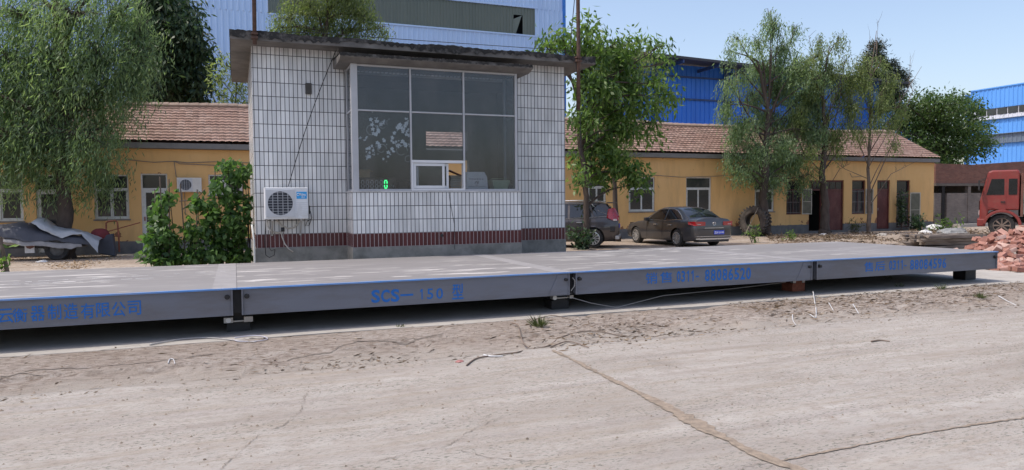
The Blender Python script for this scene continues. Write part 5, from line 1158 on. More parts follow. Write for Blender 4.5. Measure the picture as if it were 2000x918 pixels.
def bodymat():
    m, nt, b = newmat('patched_tank_paint'); v = coords(nt); sp = nn(nt, 'ShaderNodeSeparateXYZ'); nt.links.new(v, sp.inputs[0])
    z = mth(nt, 'ADD', sp.outputs[2], mth(nt, 'MULTIPLY', noise(nt, v, 4, 6, .7), .5))
    c = ramp(nt, mth(nt, 'DIVIDE', z, 4.0), [(.0, (.20, .10, .08)), (.40, (.30, .34, .30)), (.48, (.16, .36, .30)), (.56, (.55, .50, .36)), (.66, (.58, .48, .26)), (.78, (.45, .18, .08)), (.86, (.20, .12, .10))])
    c = mixc(nt, ramp(nt, noise(nt, v, 2.5, 8, .7), [(.52, (0,)*3), (.66, (.8,)*3)]), c, (.16, .08, .06)); nt.links.new(c, b.inputs['Base Color']); b.inputs['Roughness'].default_value = .7; return m
m = MB(); m.box(-w2, w2, -6.2, -.76, 1.0, 2.75)
for k in range(9): y = -.95-k*.62; m.box(-w2-.05, w2+.05, y-.05, y+.05, 1.02, 2.72)
m.build('cargo_body', bodymat(), T)
m = MB(); m.box(-w2-.03, w2+.03, -.75, -.66, .9, 2.8)
m.build('headboard', pm('rusty_headboard', (.14, .06, .045), .8, var=.4), T)

# ------------------------------------------------------------------ cargo tricycle under tarpaulins
M_tarp = pm('dark_blue_tarpaulin', (.055, .06, .08), .6, var=.25, scale=2, bump=.3, bscale=6); M_sheet = pm('pale_plastic_sheet', (.36, .38, .41), .4, var=.2, scale=3, bump=.3, bscale=7); M_cargo = pm('dirty_pale_panel', (.40, .39, .36), .6, var=.2, dirt=(.2, .16, .12))
A = gz(115, 507, -.2); A.y -= .2
T = thing('cargo_tricycle', 'parked cargo tricycle heaped under dark and pale tarpaulins by the yellow wall', 'tricycle', (A.x, A.y, -.2)); L = T.location
pp = lambda px, py, dy=0: at(px, py, A.y+dy)-L
for dy in (0.0, 1.05):
    m = MB(); r = .34; m.lathe([(r*.60, -.06), (r*.92, -.07), (r, -.04), (r, .04), (r*.92, .07), (r*.60, .06)], 24, Matrix.Translation((0, dy, r)) @ Matrix.Rotation(R(90), 4, 'Z'), closed=True); wh = m.build('wheel', M_tyre, T)
    m = MB(); m.lathe([(0, -.04), (r*.3, -.05), (r*.62, -.02), (r*.62, .02), (r*.3, .05), (0, .04)], 16, Matrix.Translation((0, dy, r)) @ Matrix.Rotation(R(90), 4, 'Z')); m.build('rim', pm('dull_dark_rim', (.10, .10, .10), .7, var=.3, scale=9), wh)
wx0 = pp(-40, 480).x; wx1 = pp(175, 470).x
m = MB(); r = .3; fx = wx0-.9; m.lathe([(r*.65, -.05), (r, -.04), (r, .04), (r*.65, .05)], 24, Matrix.Translation((fx, .5, r)) @ Matrix.Rotation(R(90), 4, 'Z'), closed=True); m.build('wheel', M_tyre, T)
m = MB(); m.tube([(fx, .45, .3), (fx+.2, .45, .9), (fx+.3, .45, 1.1)], .025); m.tube([(fx, .55, .3), (fx+.2, .55, .9), (fx+.3, .55, 1.1)], .025); m.tube([(fx+.35, .2, 1.15), (fx+.28, .5, 1.1), (fx+.35, .8, 1.15)], .02); m.tube([(fx+.2, .5, .8), (wx0+.3, .5, .45), (0, .5, .36), (wx1-.2, .5, .45)], .03)
m.bar((0, 0, .34), (0, 1.05, .34), .03); m.box(wx0+.2, .55, .02, .06, .40, .46); m.box(wx0+.2, .55, 1.0, 1.04, .40, .46); m.build('frame', M_blk, T)
m = MB(); m.box(wx0+.4, wx1-.25, .08, .98, .5, .86); bx_ = m.build('cargo_box', M_cargo, T, bev=.01)
q0, q1 = pp(48, 476), pp(68, 494); m = MB(); m.box(q0.x, q1.x, -.02, .075, q1.z, q0.z); pn = m.build('battery_case', pm('white_case', (.62, .62, .62), .5, dirt=(.4, .38, .35)), T, bev=.01)
m = MB(); m.add([(q0.x+.03, -.024, q0.z-.08), (q0.x+.18, -.024, q0.z-.05), (q0.x+.28, -.024, q0.z-.10), (q0.x+.15, -.024, q0.z-.17), (q0.x+.06, -.024, q0.z-.14)], [(0, 1, 2, 3, 4)]); m.build('printing', pm('brown_print', (.16, .06, .04), .6), pn)
def drape(name, mat, px0, px1, ztop, zbot, y0, y1, seed, hang=0.1):
    n = 34; V = []; k = 13; rr = np.random.default_rng(seed)
    for i in range(n):
        t = i/(n-1); px = px0+(px1-px0)*t; zt_ = pp(px, float(np.interp(px, *ztop))).z; zb_ = pp(px, float(np.interp(px, *zbot))).z; x = pp(px, 460).x
        for j in range(k):
            u = j/(k-1); ca = math.pi*u
            yy_ = y0+(y1-y0)*(.5-.5*math.cos(ca)); hz = math.sin(ca)**.6
            nz = (float(fbm(np.array(x*2.6+seed), np.array(u*5), 3, seed))-.45)
            n2 = float(fbm(np.array(x*7+seed*3), np.array(u*13), 2, seed+9))-.4; V.append((x+nz*.14, yy_+nz*.16*(1-hz)+n2*.05, zb_+(zt_-zb_)*hz+nz*.16+n2*.06))
    m = MB(); m.add(V, [(i*k+j, (i+1)*k+j, (i+1)*k+j+1, i*k+j+1) for i in range(n-1) for j in range(k-1)]); return m.build(name, mat, T, smooth=True)
drape('dark_tarpaulin', M_tarp, -40, 172, ([-40, 0, 40, 70, 90, 150, 172], [438, 438, 436, 444, 448, 455, 462]), ([-40, 20, 60, 90, 130, 172], [462, 462, 468, 470, 474, 480]), -.12, 1.2, 1)
drape('pale_sheet', M_sheet, 62, 192, ([62, 68, 82, 100, 130, 170, 192], [436, 426, 426, 440, 448, 456, 468]), ([62, 75, 100, 125, 140, 160, 175, 192], [432, 440, 458, 463, 460, 458, 470, 493]), -.15, 1.1, 2)
drape('grey_sheet', pm('dull_grey_sheet', (.25, .24, .24), .6, var=.2, bump=.3, bscale=8), 10, 160, ([10, 60, 100, 160], [462, 465, 468, 472]), ([10, 40, 80, 120, 160], [470, 476, 480, 483, 484]), -.17, 1.0, 4)
m = MB(); m.cbox((pp(25, 470).x, -.05, pp(25, 470).z), (.9, .04, .08), Matrix.Rotation(R(4), 4, 'Y') if False else None); m.build('red_board', pm('faded_red_board', (.25, .05, .04), .7), T)
# barrow leaning by the wall
A = at(225, 488, 27.2); A.z = -.2
T = thing('handcart', 'rusty handcart with dark bin and red sack leaning under the office window', 'handcart', A); pp2 = lambda px, py, dy=0: at(px, py, 27.2)-A+Vector((0, dy, 0))
m = MB(); m.tube([pp2(233, 492, 0), pp2(230, 460, .2), pp2(226, 434, .35), pp2(222, 431.5, .37), pp2(208, 433, .37), pp2(204, 436, .35), pp2(206, 470, .1), pp2(206, 492, 0)], .03); m.bar(pp2(205, 462, .15), pp2(231, 462, .18), .02); m.bar(pp2(190, 458, -.1), pp2(271, 435, .4), .02); m.build('frame', M_rust, T)
m = MB(); a, b_ = pp2(196, 456), pp2(229, 493); m.prism([(a.x, max(b_.z, 0)+.01), (b_.x, .01), (b_.x-.06, a.z), (a.x-.06, a.z-.1)], -.45, -.05, 'y'); m.build('bin', M_tarp, T, bev=.03)
m = MB(); a = pp2(199, 458); 
bmS = bmesh.new(); bmesh.ops.create_icosphere(bmS, subdivisions=3, radius=1)
for v_ in bmS.verts: v_.co = Vector((v_.co.x*.28, v_.co.y*.2, v_.co.z*.22))*(1+.25*(float(fbm(np.array(v_.co.x*2+5), np.array(v_.co.z*2+v_.co.y), 3, 2))-.45))+Vector((a.x, -.3, a.z))
m.add([v_.co for v_ in bmS.verts], [[v_.index for v_ in f.verts] for f in bmS.faces]); bmS.free(); m.build('sack', pm('dark_red_sack', (.16, .025, .03), .8, bump=.3), T, smooth=True)

# ------------------------------------------------------------------ big tyre
A = gz(1477, 461, -.2); 
T = thing('loader_tyre', 'huge worn loader tyre leaning upright against a tree trunk by the yellow wall', 'tyre', (A.x, A.y+.1, -.2), 0)
M_old = pm('dusty_old_rubber', (.06, .05, .044), .9, var=.3, scale=6, bump=.3, dirt=(.12, .10, .083), dirt_amt=.45, dscale=3)
r = .72; wd = .56; nrm = Vector((-.93, -.36, .10)).normalized(); Mx = nrm.to_track_quat('X', 'Z').to_matrix().to_4x4(); Mx = Matrix.Translation((0, 0, r*.985)) @ Mx
m = MB(); m.lathe([(r*.50, -wd*.33), (r*.56, -wd*.46), (r*.80, -wd*.5), (r*.92, -wd*.44), (r*.93, wd*.44), (r*.80, wd*.5), (r*.56, wd*.46), (r*.50, wd*.33), (r*.56, wd*.2), (r*.8, wd*.1), (r*.8, -wd*.1), (r*.56, -wd*.2)], 40, Mx, closed=True); ty = m.build('carcass', M_old, T, smooth=False)
m = MB()
for k in range(26):
    for s in (-1, 1):
        a = 2*math.pi*(k+.25*s)/26; Mr = Mx @ Matrix.Rotation(a, 4, 'X') @ Matrix.Translation((s*wd*.25, 0, r*.96)) @ Matrix.Rotation(s*R(24), 4, 'Z'); m.cbox((0, 0, 0), (wd*.52, .075, .075), Mr)
m.build('tread', M_old, T, bev=.008)
m = MB(); a = at(1474, 415, A.y-.5)-T.location; b_ = at(1451, 466, A.y-.6)-T.location
t = thing('leaning_stick', 'thin pale stick leaning against the face of the huge tyre', 'stick', T.location+b_); m = MB(); m.bar((0, 0, 0), at(1481, 405, A.y-.2)-T.location-b_, .02); m.build('stick', pm('pale_stick', (.22, .18, .14), .8), t)

# ------------------------------------------------------------------ timber stack and bricks
M_wood = pm('rotten_grey_timber', (.15, .12, .10), .9, var=.35, scale=3, bump=.6, bscale=25, stretch=(.4, 3, 3), dirt=(.28, .25, .22), dirt_amt=.4, dscale=3)
C0 = gz(1840, 484, -.1); rr = random.Random(3); plank_labels = ['top broad grey timber of the rotten timber stack']
base = thing('timber_plank', '', 'plank', (0, 0, 0)); 
def plankmesh(l, w_, h, seed):
    r2 = random.Random(seed); m = MB(); n = 9; V = []
    for i in range(n):
        x = -l/2+l*i/(n-1); dz = r2.uniform(-.006, .006); dy = r2.uniform(-.008, .008); e = r2.uniform(-.04, .04) if i in (0, n-1) else 0
        V += [(x+e, -w_/2+dy, dz), (x-e, w_/2+dy, dz), (x+e*.6, w_/2+dy+r2.uniform(-.006, .006), h+dz), (x-e*.5, -w_/2+dy, h+dz+r2.uniform(-.005, .005))]
    m.add(V, [(i*4+j, i*4+(j+1) % 4, (i+1)*4+(j+1) % 4, (i+1)*4+j) for i in range(n-1) for j in range(4)]+[(0, 1, 2, 3), ((n-1)*4+3, (n-1)*4+2, (n-1)*4+1, (n-1)*4)]); return m
col.objects.unlink(base); bpy.data.objects.remove(base)
layers = [(5, 3.0, -.19), (4, 2.9, -.07), (4, 2.7, .05), (4, 2.5, .17)]; an0 = R(-8); ci = 0
names = {0: 'lowest', 1: 'second lowest', 2: 'second highest', 3: 'topmost'}; ordn = ['front', 'second from front', 'third from front', 'fourth from front', 'rearmost']
for li, (n, l, z) in enumerate(layers):
    for i in range(n):
        m = plankmesh(l+rr.uniform(-.5, .3), .24, .10, li*10+i); p = Vector((rr.uniform(-.2, .2), (i-(n-1)/2)*.30+rr.uniform(-.03, .03)-.1*li, 0))
        ang = an0+R(rr.uniform(-4, 4)); q = Matrix.Rotation(an0, 4, 'Z') @ p; c1 = Vector((23.0, 17.6, 0))
        o = m.build('timber_plank', M_wood); o.location = (c1.x+q.x, c1.y+q.y, z); o.rotation_euler = (R(rr.uniform(-2, 2)), R(rr.uniform(-.8, .8)), ang)
        tag(o, f'rotten grey timber, {ordn[i]} of the {names[li]} layer in the timber stack', 'plank', 'rotten timbers stacked behind the scale')
M_brick = []
for k, c in enumerate([(.27, .125, .095), (.33, .165, .13), (.38, .215, .18), (.20, .09, .07), (.42, .29, .25)]): M_brick.append(pm('red_clay_brick_%d' % k if False else 'red_clay_brick', c, .9, var=.2, scale=6, bump=.4, dirt=sl(c, 1.25), dirt_amt=.4, dscale=5))
bmeshes = []
for k in range(6):
    m = MB(); r2 = random.Random(70+k); a, b_, c = .145+r2.uniform(-.008, .008), .07+r2.uniform(-.004, .004), .047
    m.box(-a, a, -b_, b_, -c, c)
    if k == 5: m.v = [(x*(.55 if x > 0 else 1)+(y*.25 if x > 0 else 0), y, z) for x, y, z in m.v]
    m.v = [(x+r2.uniform(-.008, .008), y+r2.uniform(-.006, .006), z+r2.uniform(-.005, .005)) for x, y, z in m.v]
    o = m.build('brick', M_brick[k % 5], bev=.006); bmeshes.append(o)
pc = Vector((19.2, 11.9)); cnt = 0; protos = list(bmeshes); used = set()
def hpile(x, y):
    d = math.sqrt(((x-pc.x)/2.75)**2+((y-pc.y)/1.75)**2); return max(0, .72*(1-d**1.4))
def gbrick(x, y): return 0.0 if (y < 12.95) else -.1
place = []
rr = random.Random(21)
for lay in range(9):
    z = .05+lay*.092
    for i in range(-16, 17):
        for j in range(-14, 15):
            x = pc.x+i*.27+rr.uniform(-.10, .10)+(.13 if lay % 2 else 0); y = pc.y+j*.20+rr.uniform(-.08, .08); h = hpile(x, y)
            if h+.05 > z-.04 and h < z+.10: place.append((x, y, gbrick(x, y)+z, lay))
camxy = Vector((0, 0)); place = [p for p in place if depth((p[0], p[1], p[2])) > 0 and (CX+F_PX*float((RW.T @ np.array([p[0], p[1], p[2]-EYE]))[0])/depth(p)) < 2045]
# keep the ones that can be seen: the side of the heap that faces the road, and its top
place = [p for p in place if (p[1] < pc.y+.55 or p[3] >= 4)]
print('bricks', len(place)); place.sort(key=lambda p: p[1]-.6*p[3]*.1); place = place[:285]; rr.shuffle(place)
for i, (x, y, z, lay) in enumerate(place[:290]):
    pr = protos[rr.randrange(6)]
    if pr.name not in used: o = pr; used.add(pr.name)
    else: o = pr.copy(); col.objects.link(o)
    o.location = (x, y, z-.0); t_ = .25 if lay < 2 else .42
    o.rotation_euler = (rr.gauss(0, t_), rr.gauss(0, t_), rr.gauss(0, 1.1) if rr.random() < .75 else rr.uniform(0, 6.28))
    tag(o, 'red clay brick thrown loosely in the brick heap beyond the right end of the scale', 'brick', 'loose red bricks in the heap')
for pr in protos:
    if pr.name not in used: bpy.data.objects.remove(pr)
# pale slabs leaning in the heap
# ------------------------------------------------------------------ trees
M_bark = pm('grey_brown_bark', (.065, .05, .042), .95, var=.35, scale=7, bump=.8, bscale=18, stretch=(1, 1, .35))
M_twig = pm('pale_dry_twig', (.13, .10, .08), .9, var=.25)
LM_willow = leafmat('willow_leaf', (.075, .12, .070), (.25, .34, .19), (.40, .45, .28), .5)
LM_willow2 = leafmat('yellow_willow_leaf', (.075, .11, .045), (.23, .28, .12), (.33, .32, .16), .5)
LM_dark = leafmat('dark_broad_leaf', (.016, .038, .022), (.06, .10, .05), None, .3)
LM_mid = leafmat('mid_green_leaf', (.040, .085, .026), (.17, .26, .08), (.32, .36, .13), .5)
LM_con = leafmat('blue_green_needle', (.012, .022, .014), (.040, .058, .038), None, .15)
LM_bean = leafmat('bean_leaf', (.030, .075, .024), (.12, .215, .065), (.32, .35, .15), .4)
def unit(v): return v/(np.linalg.norm(v, axis=-1, keepdims=True)+1e-9)
def ell(n, c, r, shell=.5):
    d = unit(rng.normal(size=(n, 3))); return np.array(c)+d*np.array(r)*(rng.random(n)**shell)[:, None]
def clusters(tips, c, k, spread, droop, L, W):
    n = len(tips); T_ = np.repeat(tips, k, 0); off = rng.normal(0, spread, (n*k, 3)); out = unit(T_-np.array(c))
    D = unit(rng.normal(0, .75, (n*k, 3))+out*.35+np.array([0, 0, -droop])); return T_+off, D, L*(.65+.7*rng.random(n*k)), W*(.7+.6*rng.random(n*k))
def strands(starts, lens, step, spread, L, W, wind=(-.10, 0, 0)):
    Ps, Ds = [], []
    for s, l in zip(starts, lens):
        m_ = max(3, int(l/step)); t = np.linspace(0, 1, m_); a = rng.uniform(0, 6.28); o = rng.uniform(.1, .55)*l
        x = np.stack([np.cos(a)*o*(1-(1-t)**2), np.sin(a)*o*(1-(1-t)**2), -l*t**1.25], -1)+np.array(wind)*(t**2)[:, None]*l
        p = np.array(s)+x+rng.normal(0, spread, (m_, 3)); d = unit(np.array([-.22, 0, -.85])+rng.normal(0, .42, (m_, 3))); Ps.append(p); Ds.append(d)
    P = np.concatenate(Ps); D = np.concatenate(Ds); n = len(P); return P, D, L*(.6+.8*rng.random(n)), W*(.7+.6*rng.random(n))
def tree(name, label, Y, trunk, rad, clumps, mat, style='broad', L=.14, W=.05, dens=1.0, group='trees around the yard', base_z=-.2, spread=.16, barkmat=None, strand=(.5, 1.5), ydepth=1.0, bare=(), k=9, droop=.5, limb=.05):
    pts = [at(px, py, Y) for px, py in trunk]
    if pts[0].z > base_z: pts.insert(0, Vector((pts[0].x, pts[0].y, base_z)))
    else: pts[0].z = base_z
    T = thing(name, label, 'tree', pts[0], 0, group); Lc = T.location.copy()
    P = [p-Lc for p in pts]; n = len(P); rs = list(np.linspace(rad[0], rad[1], n)); rs[0] *= 1.25
    # refine the trunk so it is not a straight pipe
    Q, Rr = [], []
    for i in range(n-1):
        for t in np.linspace(0, 1, 5)[:-1]:
            w_ = rs[i]*.25; Q.append(P[i].lerp(P[i+1], t)+Vector((random.uniform(-w_, w_), random.uniform(-w_, w_), 0)) if (i or t) else P[0]); Rr.append(rs[i]+(rs[i+1]-rs[i])*t)
    Q.append(P[-1]); Rr.append(rs[-1])
    m = MB(); m.tube(Q, Rr, 10); sc_ = depth(pts[-1])/F_PX
    allP, allD, allL, allW = [], [], [], []
    for ci, cl in enumerate(clumps):
        px, py, rx, ry = cl[:4]; f = cl[4] if len(cl) > 4 else 1.0
        c = at(px, py, Y+random.uniform(-.6, .6)*ydepth)-Lc; a, b_ = rx*sc_, ry*sc_; r3 = (a, min(a, b_)*.8*max(ydepth, .4)+.2*ydepth, b_)
        cand = [q for q in Q if q.z < c.z-.15*b_] or [Q[0]]; st = max(cand, key=lambda q: q.z-.8*abs(q.x-c.x)*.2) if len(cand) > 1 else cand[0]
        st = cand[max(0, len(cand)-1-random.randrange(0, max(1, len(cand)//3)))]
        mid = st.lerp(c, .5)+Vector((random.uniform(-.2, .2), random.uniform(-.2, .2), .15*(c-st).length*.5))
        m.tube([st, st.lerp(mid, .5)+Vector((0, 0, .04)), mid, c.lerp(mid, .4), c], [limb, limb*.85, limb*.65, limb*.4, limb*.22], 6)
        nt_ = int(max(8, a*b_*(400 if style == 'willow' else 170)*dens*f)); 
        tips = ell(nt_, c, r3, .55)
        for q in tips[:min(40, max(4, nt_//5))]:
            q = Vector(q); m.tube([c.lerp(mid, random.random()*.5), c.lerp(q, .5)+Vector((0, 0, .05)), q], [limb*.25, limb*.15, limb*.07], 4, cap=False)
        if style == 'broad': o = clusters(tips, c, k, spread, droop, L, W)
        elif style == 'willow': o = strands(tips, rng.uniform(strand[0], strand[1], nt_), L*.50, .035, L, W)
        else: o = clusters(tips, c, k, spread, .2, L, W)
        for A_, x in zip((allP, allD, allL, allW), o): A_.append(x)
    for (pts_, r0) in bare:
        bb = [at(px, py, Y+random.uniform(-.3, .3))-Lc for px, py in pts_]; m.tube(bb, list(np.linspace(r0, r0*.3, len(bb))), 5)
        for kx in range(6):
            q = bb[-2].lerp(bb[-1], random.random()); e = q+Vector((random.uniform(-.5, .5), random.uniform(-.3, .3), random.uniform(.1, .8))); m.tube([q, q.lerp(e, .5)+Vector((.05, 0, .05)), e], [r0*.35, r0*.25, r0*.12], 4, cap=False)
    m.build('trunk', barkmat or M_bark, T, smooth=True)
    if allP: leaf_mesh('crown', np.concatenate(allP), np.concatenate(allD), np.concatenate(allL), np.concatenate(allW), mat, T)
    return T
# big willow at the left, in front of the yellow building
tree('willow_tree', 'big drooping willow filling the upper left in front of the yellow building', 26.6, [(126, 445), (125, 380), (122, 300), (112, 200), (110, 60), (120, -60)], (.26, .10),
     [(50, -40, 110, 40, .4), (190, -40, 90, 40, .4), (40, 30, 80, 45, .8), (140, 20, 80, 45, .8), (235, 20, 64, 48, .8), (280, 55, 42, 45, .8), (20, 110, 80, 60), (110, 110, 80, 60), (195, 105, 70, 55), (265, 110, 45, 45, .9), (15, 190, 70, 55), (95, 190, 75, 55), (180, 185, 65, 50), (245, 170, 40, 38, .8), (20, 262, 70, 45), (85, 255, 60, 40), (160, 265, 60, 38), (215, 250, 35, 30, .6), (195, 318, 45, 28, 1.2), (130, 320, 30, 25, .7), (30, 312, 50, 25, .8), (75, 318, 25, 25, .6), (-50, 170, 50, 110, .5), (270, 130, 40, 25, .7)],
     LM_willow, 'willow', L=.20, W=.036, dens=.80, strand=(.6, 1.6), ydepth=.9, limb=.09)
tree('broadleaf_tree', 'dark green broad leaved tree standing behind the left end of the tiled roof', 37.0, [(330, 300), (330, 200), (335, 120), (330, 40)], (.25, .1),
     [(330, 20, 60, 40), (300, 60, 50, 45), (355, 65, 45, 40), (385, 105, 28, 30), (330, 110, 50, 40), (300, 130, 45, 40), (365, 150, 45, 35), (395, 160, 18, 22, .7), (320, 175, 50, 32), (280, 160, 30, 40), (300, -5, 45, 25, .7), (380, 190, 30, 15)], LM_dark, 'broad', L=.34, W=.12, dens=.85, spread=.30, ydepth=1.4, droop=1.0, limb=.09)
tree('sapling', 'thin pale green sapling against the blue hall beside the weigh house', 33.0, [(450, 300), (458, 220), (462, 170), (455, 110)], (.06, .02),
     [(440, 125, 22, 30, .35), (470, 165, 26, 30, .45), (435, 185, 20, 24, .35), (470, 205, 22, 16, .5), (425, 150, 10, 14, .3), (445, 205, 22, 14, .4)], LM_willow2, 'broad', L=.26, W=.06, dens=1.0, spread=.22, ydepth=.6, limb=.025, bare=[([(462, 220), (475, 200), (490, 215)], .03)])
tree('willow_tree', 'light green willow top showing above the weigh house roof against the blue hall', 36.0, [(640, 320), (640, 180), (635, 80), (640, 20)], (.25, .08),
     [(600, 5, 55, 25), (680, -5, 55, 30), (560, 35, 35, 22, .8), (640, 35, 55, 25), (710, 30, 40, 24), (745, 55, 30, 16, .7), (600, 55, 60, 16), (680, 58, 50, 16), (640, 90, 80, 20), (540, 55, 18, 12, .5), (650, -40, 80, 25)], LM_willow2, 'willow', L=.20, W=.045, dens=1.0, strand=(.3, .9), ydepth=1.3, limb=.06)
# tree right of the weigh house
T5 = gz(1143, 486, -.2)
tree('broadleaf_tree', 'leafy tree with slim dark trunk before the brown car, right of the weigh house', T5.y, [(1143, 485), (1146, 420), (1144, 350), (1133, 280), (1130, 200), (1138, 120), (1150, 60)], (.13, .05),
     [(1065, 88, 30, 15, .45), (1100, 70, 30, 18, .45), (1305, 125, 22, 16, .5), (1312, 185, 20, 16, .6), (1290, 90, 22, 14, .4), (1275, 265, 26, 14, .5), (1150, 60, 32, 26, .6), (1120, 85, 25, 20, .5), (1085, 80, 35, 22, .45), (1195, 88, 34, 26, .7), (1240, 85, 24, 18, .6), (1150, 115, 40, 28, .9), (1215, 122, 42, 28, .9), (1270, 98, 22, 20, .5), (1165, 170, 48, 30), (1230, 165, 40, 28, .9), (1285, 165, 28, 16, .7), (1180, 215, 50, 28), (1245, 205, 36, 25, .9), (1295, 200, 24, 22, .7), (1145, 230, 28, 35, .9), (1215, 250, 42, 26), (1165, 275, 40, 28), (1140, 310, 24, 30, .9), (1200, 310, 36, 26), (1165, 340, 36, 20, .8), (1235, 335, 26, 22, 1.2), (1245, 358, 22, 14, 1), (1130, 352, 18, 14, .8), (1265, 240, 22, 15, .5)],
     LM_mid, 'broad', L=.25, W=.09, dens=.95, spread=.19, ydepth=1.0, droop=.9, limb=.05)
tree('willow_tree', 'feathery willow crown behind the leafy tree right of the weigh house', 26.5, [(1205, 440), (1200, 350), (1190, 240), (1185, 140)], (.14, .05),
     [(1160, 90, 40, 30, .6), (1215, 95, 42, 26, .7), (1260, 110, 28, 28, .5), (1180, 140, 50, 30, .8), (1240, 150, 40, 30, .7), (1200, 195, 50, 30, .7), (1255, 230, 30, 20, .4), (1190, 250, 40, 26, .7), (1220, 290, 30, 20, .5)], LM_willow2, 'willow', L=.19, W=.04, dens=.8, strand=(.4, 1.1), ydepth=1.0, limb=.04)
# the three trunks before the right wing
tree('willow_tree', 'leaning pale willow with thick trunk behind the loader tyre', 27.0, [(1494, 450), (1492, 390), (1496, 310), (1500, 220), (1480, 120)], (.30, .05),
     [(1510, 42, 30, 22, .50), (1555, 52, 24, 14, .4), (1480, 80, 26, 20, .45), (1440, 72, 20, 16, .4), (1425, 100, 18, 14, .35), (1530, 95, 34, 24, .6), (1490, 125, 40, 24, .65), (1555, 130, 34, 26, .65), (1450, 140, 28, 18, .4), (1600, 110, 22, 26, .4), (1520, 165, 48, 24, .8), (1470, 185, 32, 20, .6), (1570, 185, 40, 26, .8), (1420, 205, 20, 16, .8), (1500, 225, 46, 22, .9), (1560, 235, 42, 24, .9), (1455, 235, 26, 18, .8), (1530, 275, 42, 20, .8), (1475, 285, 30, 20, .7), (1500, 320, 40, 18, 1.3), (1465, 330, 18, 10, .8), (1520, 345, 26, 10, .7), (1590, 255, 30, 26, .8), (1505, 20, 14, 8, .4), (1425, 160, 24, 16, .5), (1440, 255, 26, 20, .7), (1545, 310, 36, 20, .8), (1570, 345, 24, 12, .6), (1430, 300, 22, 18, .5), (1600, 150, 26, 22, .6), (1590, 205, 28, 22, .7), (1445, 325, 22, 14, .6)],
     LM_willow, 'willow', L=.18, W=.044, dens=1.7, strand=(.35, .95), ydepth=1.0, limb=.05, bare=[([(1490, 290), (1465, 270), (1460, 200)], .05), ([(1500, 260), (1450, 230), (1435, 130)], .035), ([(1500, 220), (1515, 120), (1520, 60)], .035)])
tree('willow_tree', 'thin straggly willow with dark split trunk beside the open dark doorway', 26.8, [(1612, 448), (1612, 400), (1606, 340), (1612, 270), (1606, 180), (1620, 90)], (.27, .02),
     [(1575, 120, 26, 22, .5), (1560, 220, 24, 22, .5), (1660, 150, 24, 20, .5), (1665, 200, 22, 20, .45), (1625, 260, 30, 20, .5), (1600, 80, 18, 18, .32), (1640, 75, 20, 18, .35), (1620, 130, 26, 22, .5), (1650, 120, 16, 16, .35), (1590, 170, 24, 20, .45), (1640, 180, 24, 22, .5), (1610, 225, 26, 20, .5), (1650, 240, 18, 16, .35), (1580, 290, 22, 16, .35), (1640, 290, 18, 14, .25), (1590, 330, 20, 12, .22)],
     LM_willow2, 'willow', L=.17, W=.038, dens=2.3, strand=(.35, .9), ydepth=.8, limb=.03,
     bare=[([(1608, 340), (1570, 300), (1545, 240)], .03), ([(1612, 330), (1655, 270), (1690, 235)], .03), ([(1606, 200), (1590, 130), (1580, 70)], .025), ([(1610, 360), (1580, 340), (1565, 350)], .025), ([(1612, 300), (1640, 200), (1650, 110)], .03), ([(1610, 380), (1640, 330), (1660, 320)], .02)])
tree('willow_tree', 'sparse thin tree with bare forked twigs before the maroon doors', 26.4, [(1697, 452), (1698, 400), (1696, 330), (1700, 250), (1700, 150), (1712, 60)], (.13, .012),
     [(1680, 140, 26, 22, .5), (1740, 150, 24, 18, .4), (1720, 200, 30, 20, .5), (1760, 210, 20, 20, .35), (1680, 250, 26, 18, .4), (1750, 275, 22, 14, .3), (1690, 110, 20, 16, .3), (1720, 120, 20, 18, .35), (1690, 165, 24, 22, .45), (1730, 180, 22, 22, .35), (1670, 210, 18, 16, .35), (1710, 230, 24, 16, .3), (1740, 240, 16, 18, .3)],
     LM_willow2, 'willow', L=.16, W=.036, dens=2.1, strand=(.3, .8), ydepth=.7, limb=.025, barkmat=M_twig,
     bare=[([(1698, 380), (1730, 310), (1760, 240), (1785, 170)], .03), ([(1697, 300), (1745, 220), (1800, 130)], .028), ([(1698, 330), (1670, 260), (1650, 180)], .028), ([(1700, 180), (1712, 110), (1715, 40)], .02), ([(1698, 350), (1650, 330), (1610, 300)], .02), ([(1700, 400), (1740, 340), (1800, 310)], .022), ([(1745, 220), (1775, 170), (1778, 110)], .016), ([(1700, 260), (1690, 140), (1700, 70)], .02)])
# background trees at the right
tree('broadleaf_tree', 'dense round dark green tree behind the brick shed', 42.0, [(1840, 380), (1840, 300), (1835, 240)], (.4, .2),
     [(1835, 208, 45, 26), (1795, 222, 36, 26), (1875, 218, 34, 24), (1768, 245, 30, 24), (1820, 250, 45, 26), (1875, 252, 40, 26), (1905, 255, 20, 24), (1790, 285, 45, 26), (1850, 290, 45, 26), (1902, 290, 24, 24), (1765, 290, 26, 24), (1858, 194, 22, 12, .8), (1808, 190, 18, 11, .7), (1745, 215, 16, 16, .6), (1922, 278, 12, 18, .7), (1830, 320, 70, 14), (1735, 250, 22, 26, .7), (1772, 205, 20, 16, .6), (1722, 285, 20, 16, .6), (1895, 205, 16, 12, .6)],
     leafmat('dense_tree_leaf', (.022, .052, .016), (.10, .16, .05), (.18, .22, .08), .4), 'broad', L=.30, W=.12, dens=.62, spread=.30, ydepth=2.2, k=8, limb=.1)
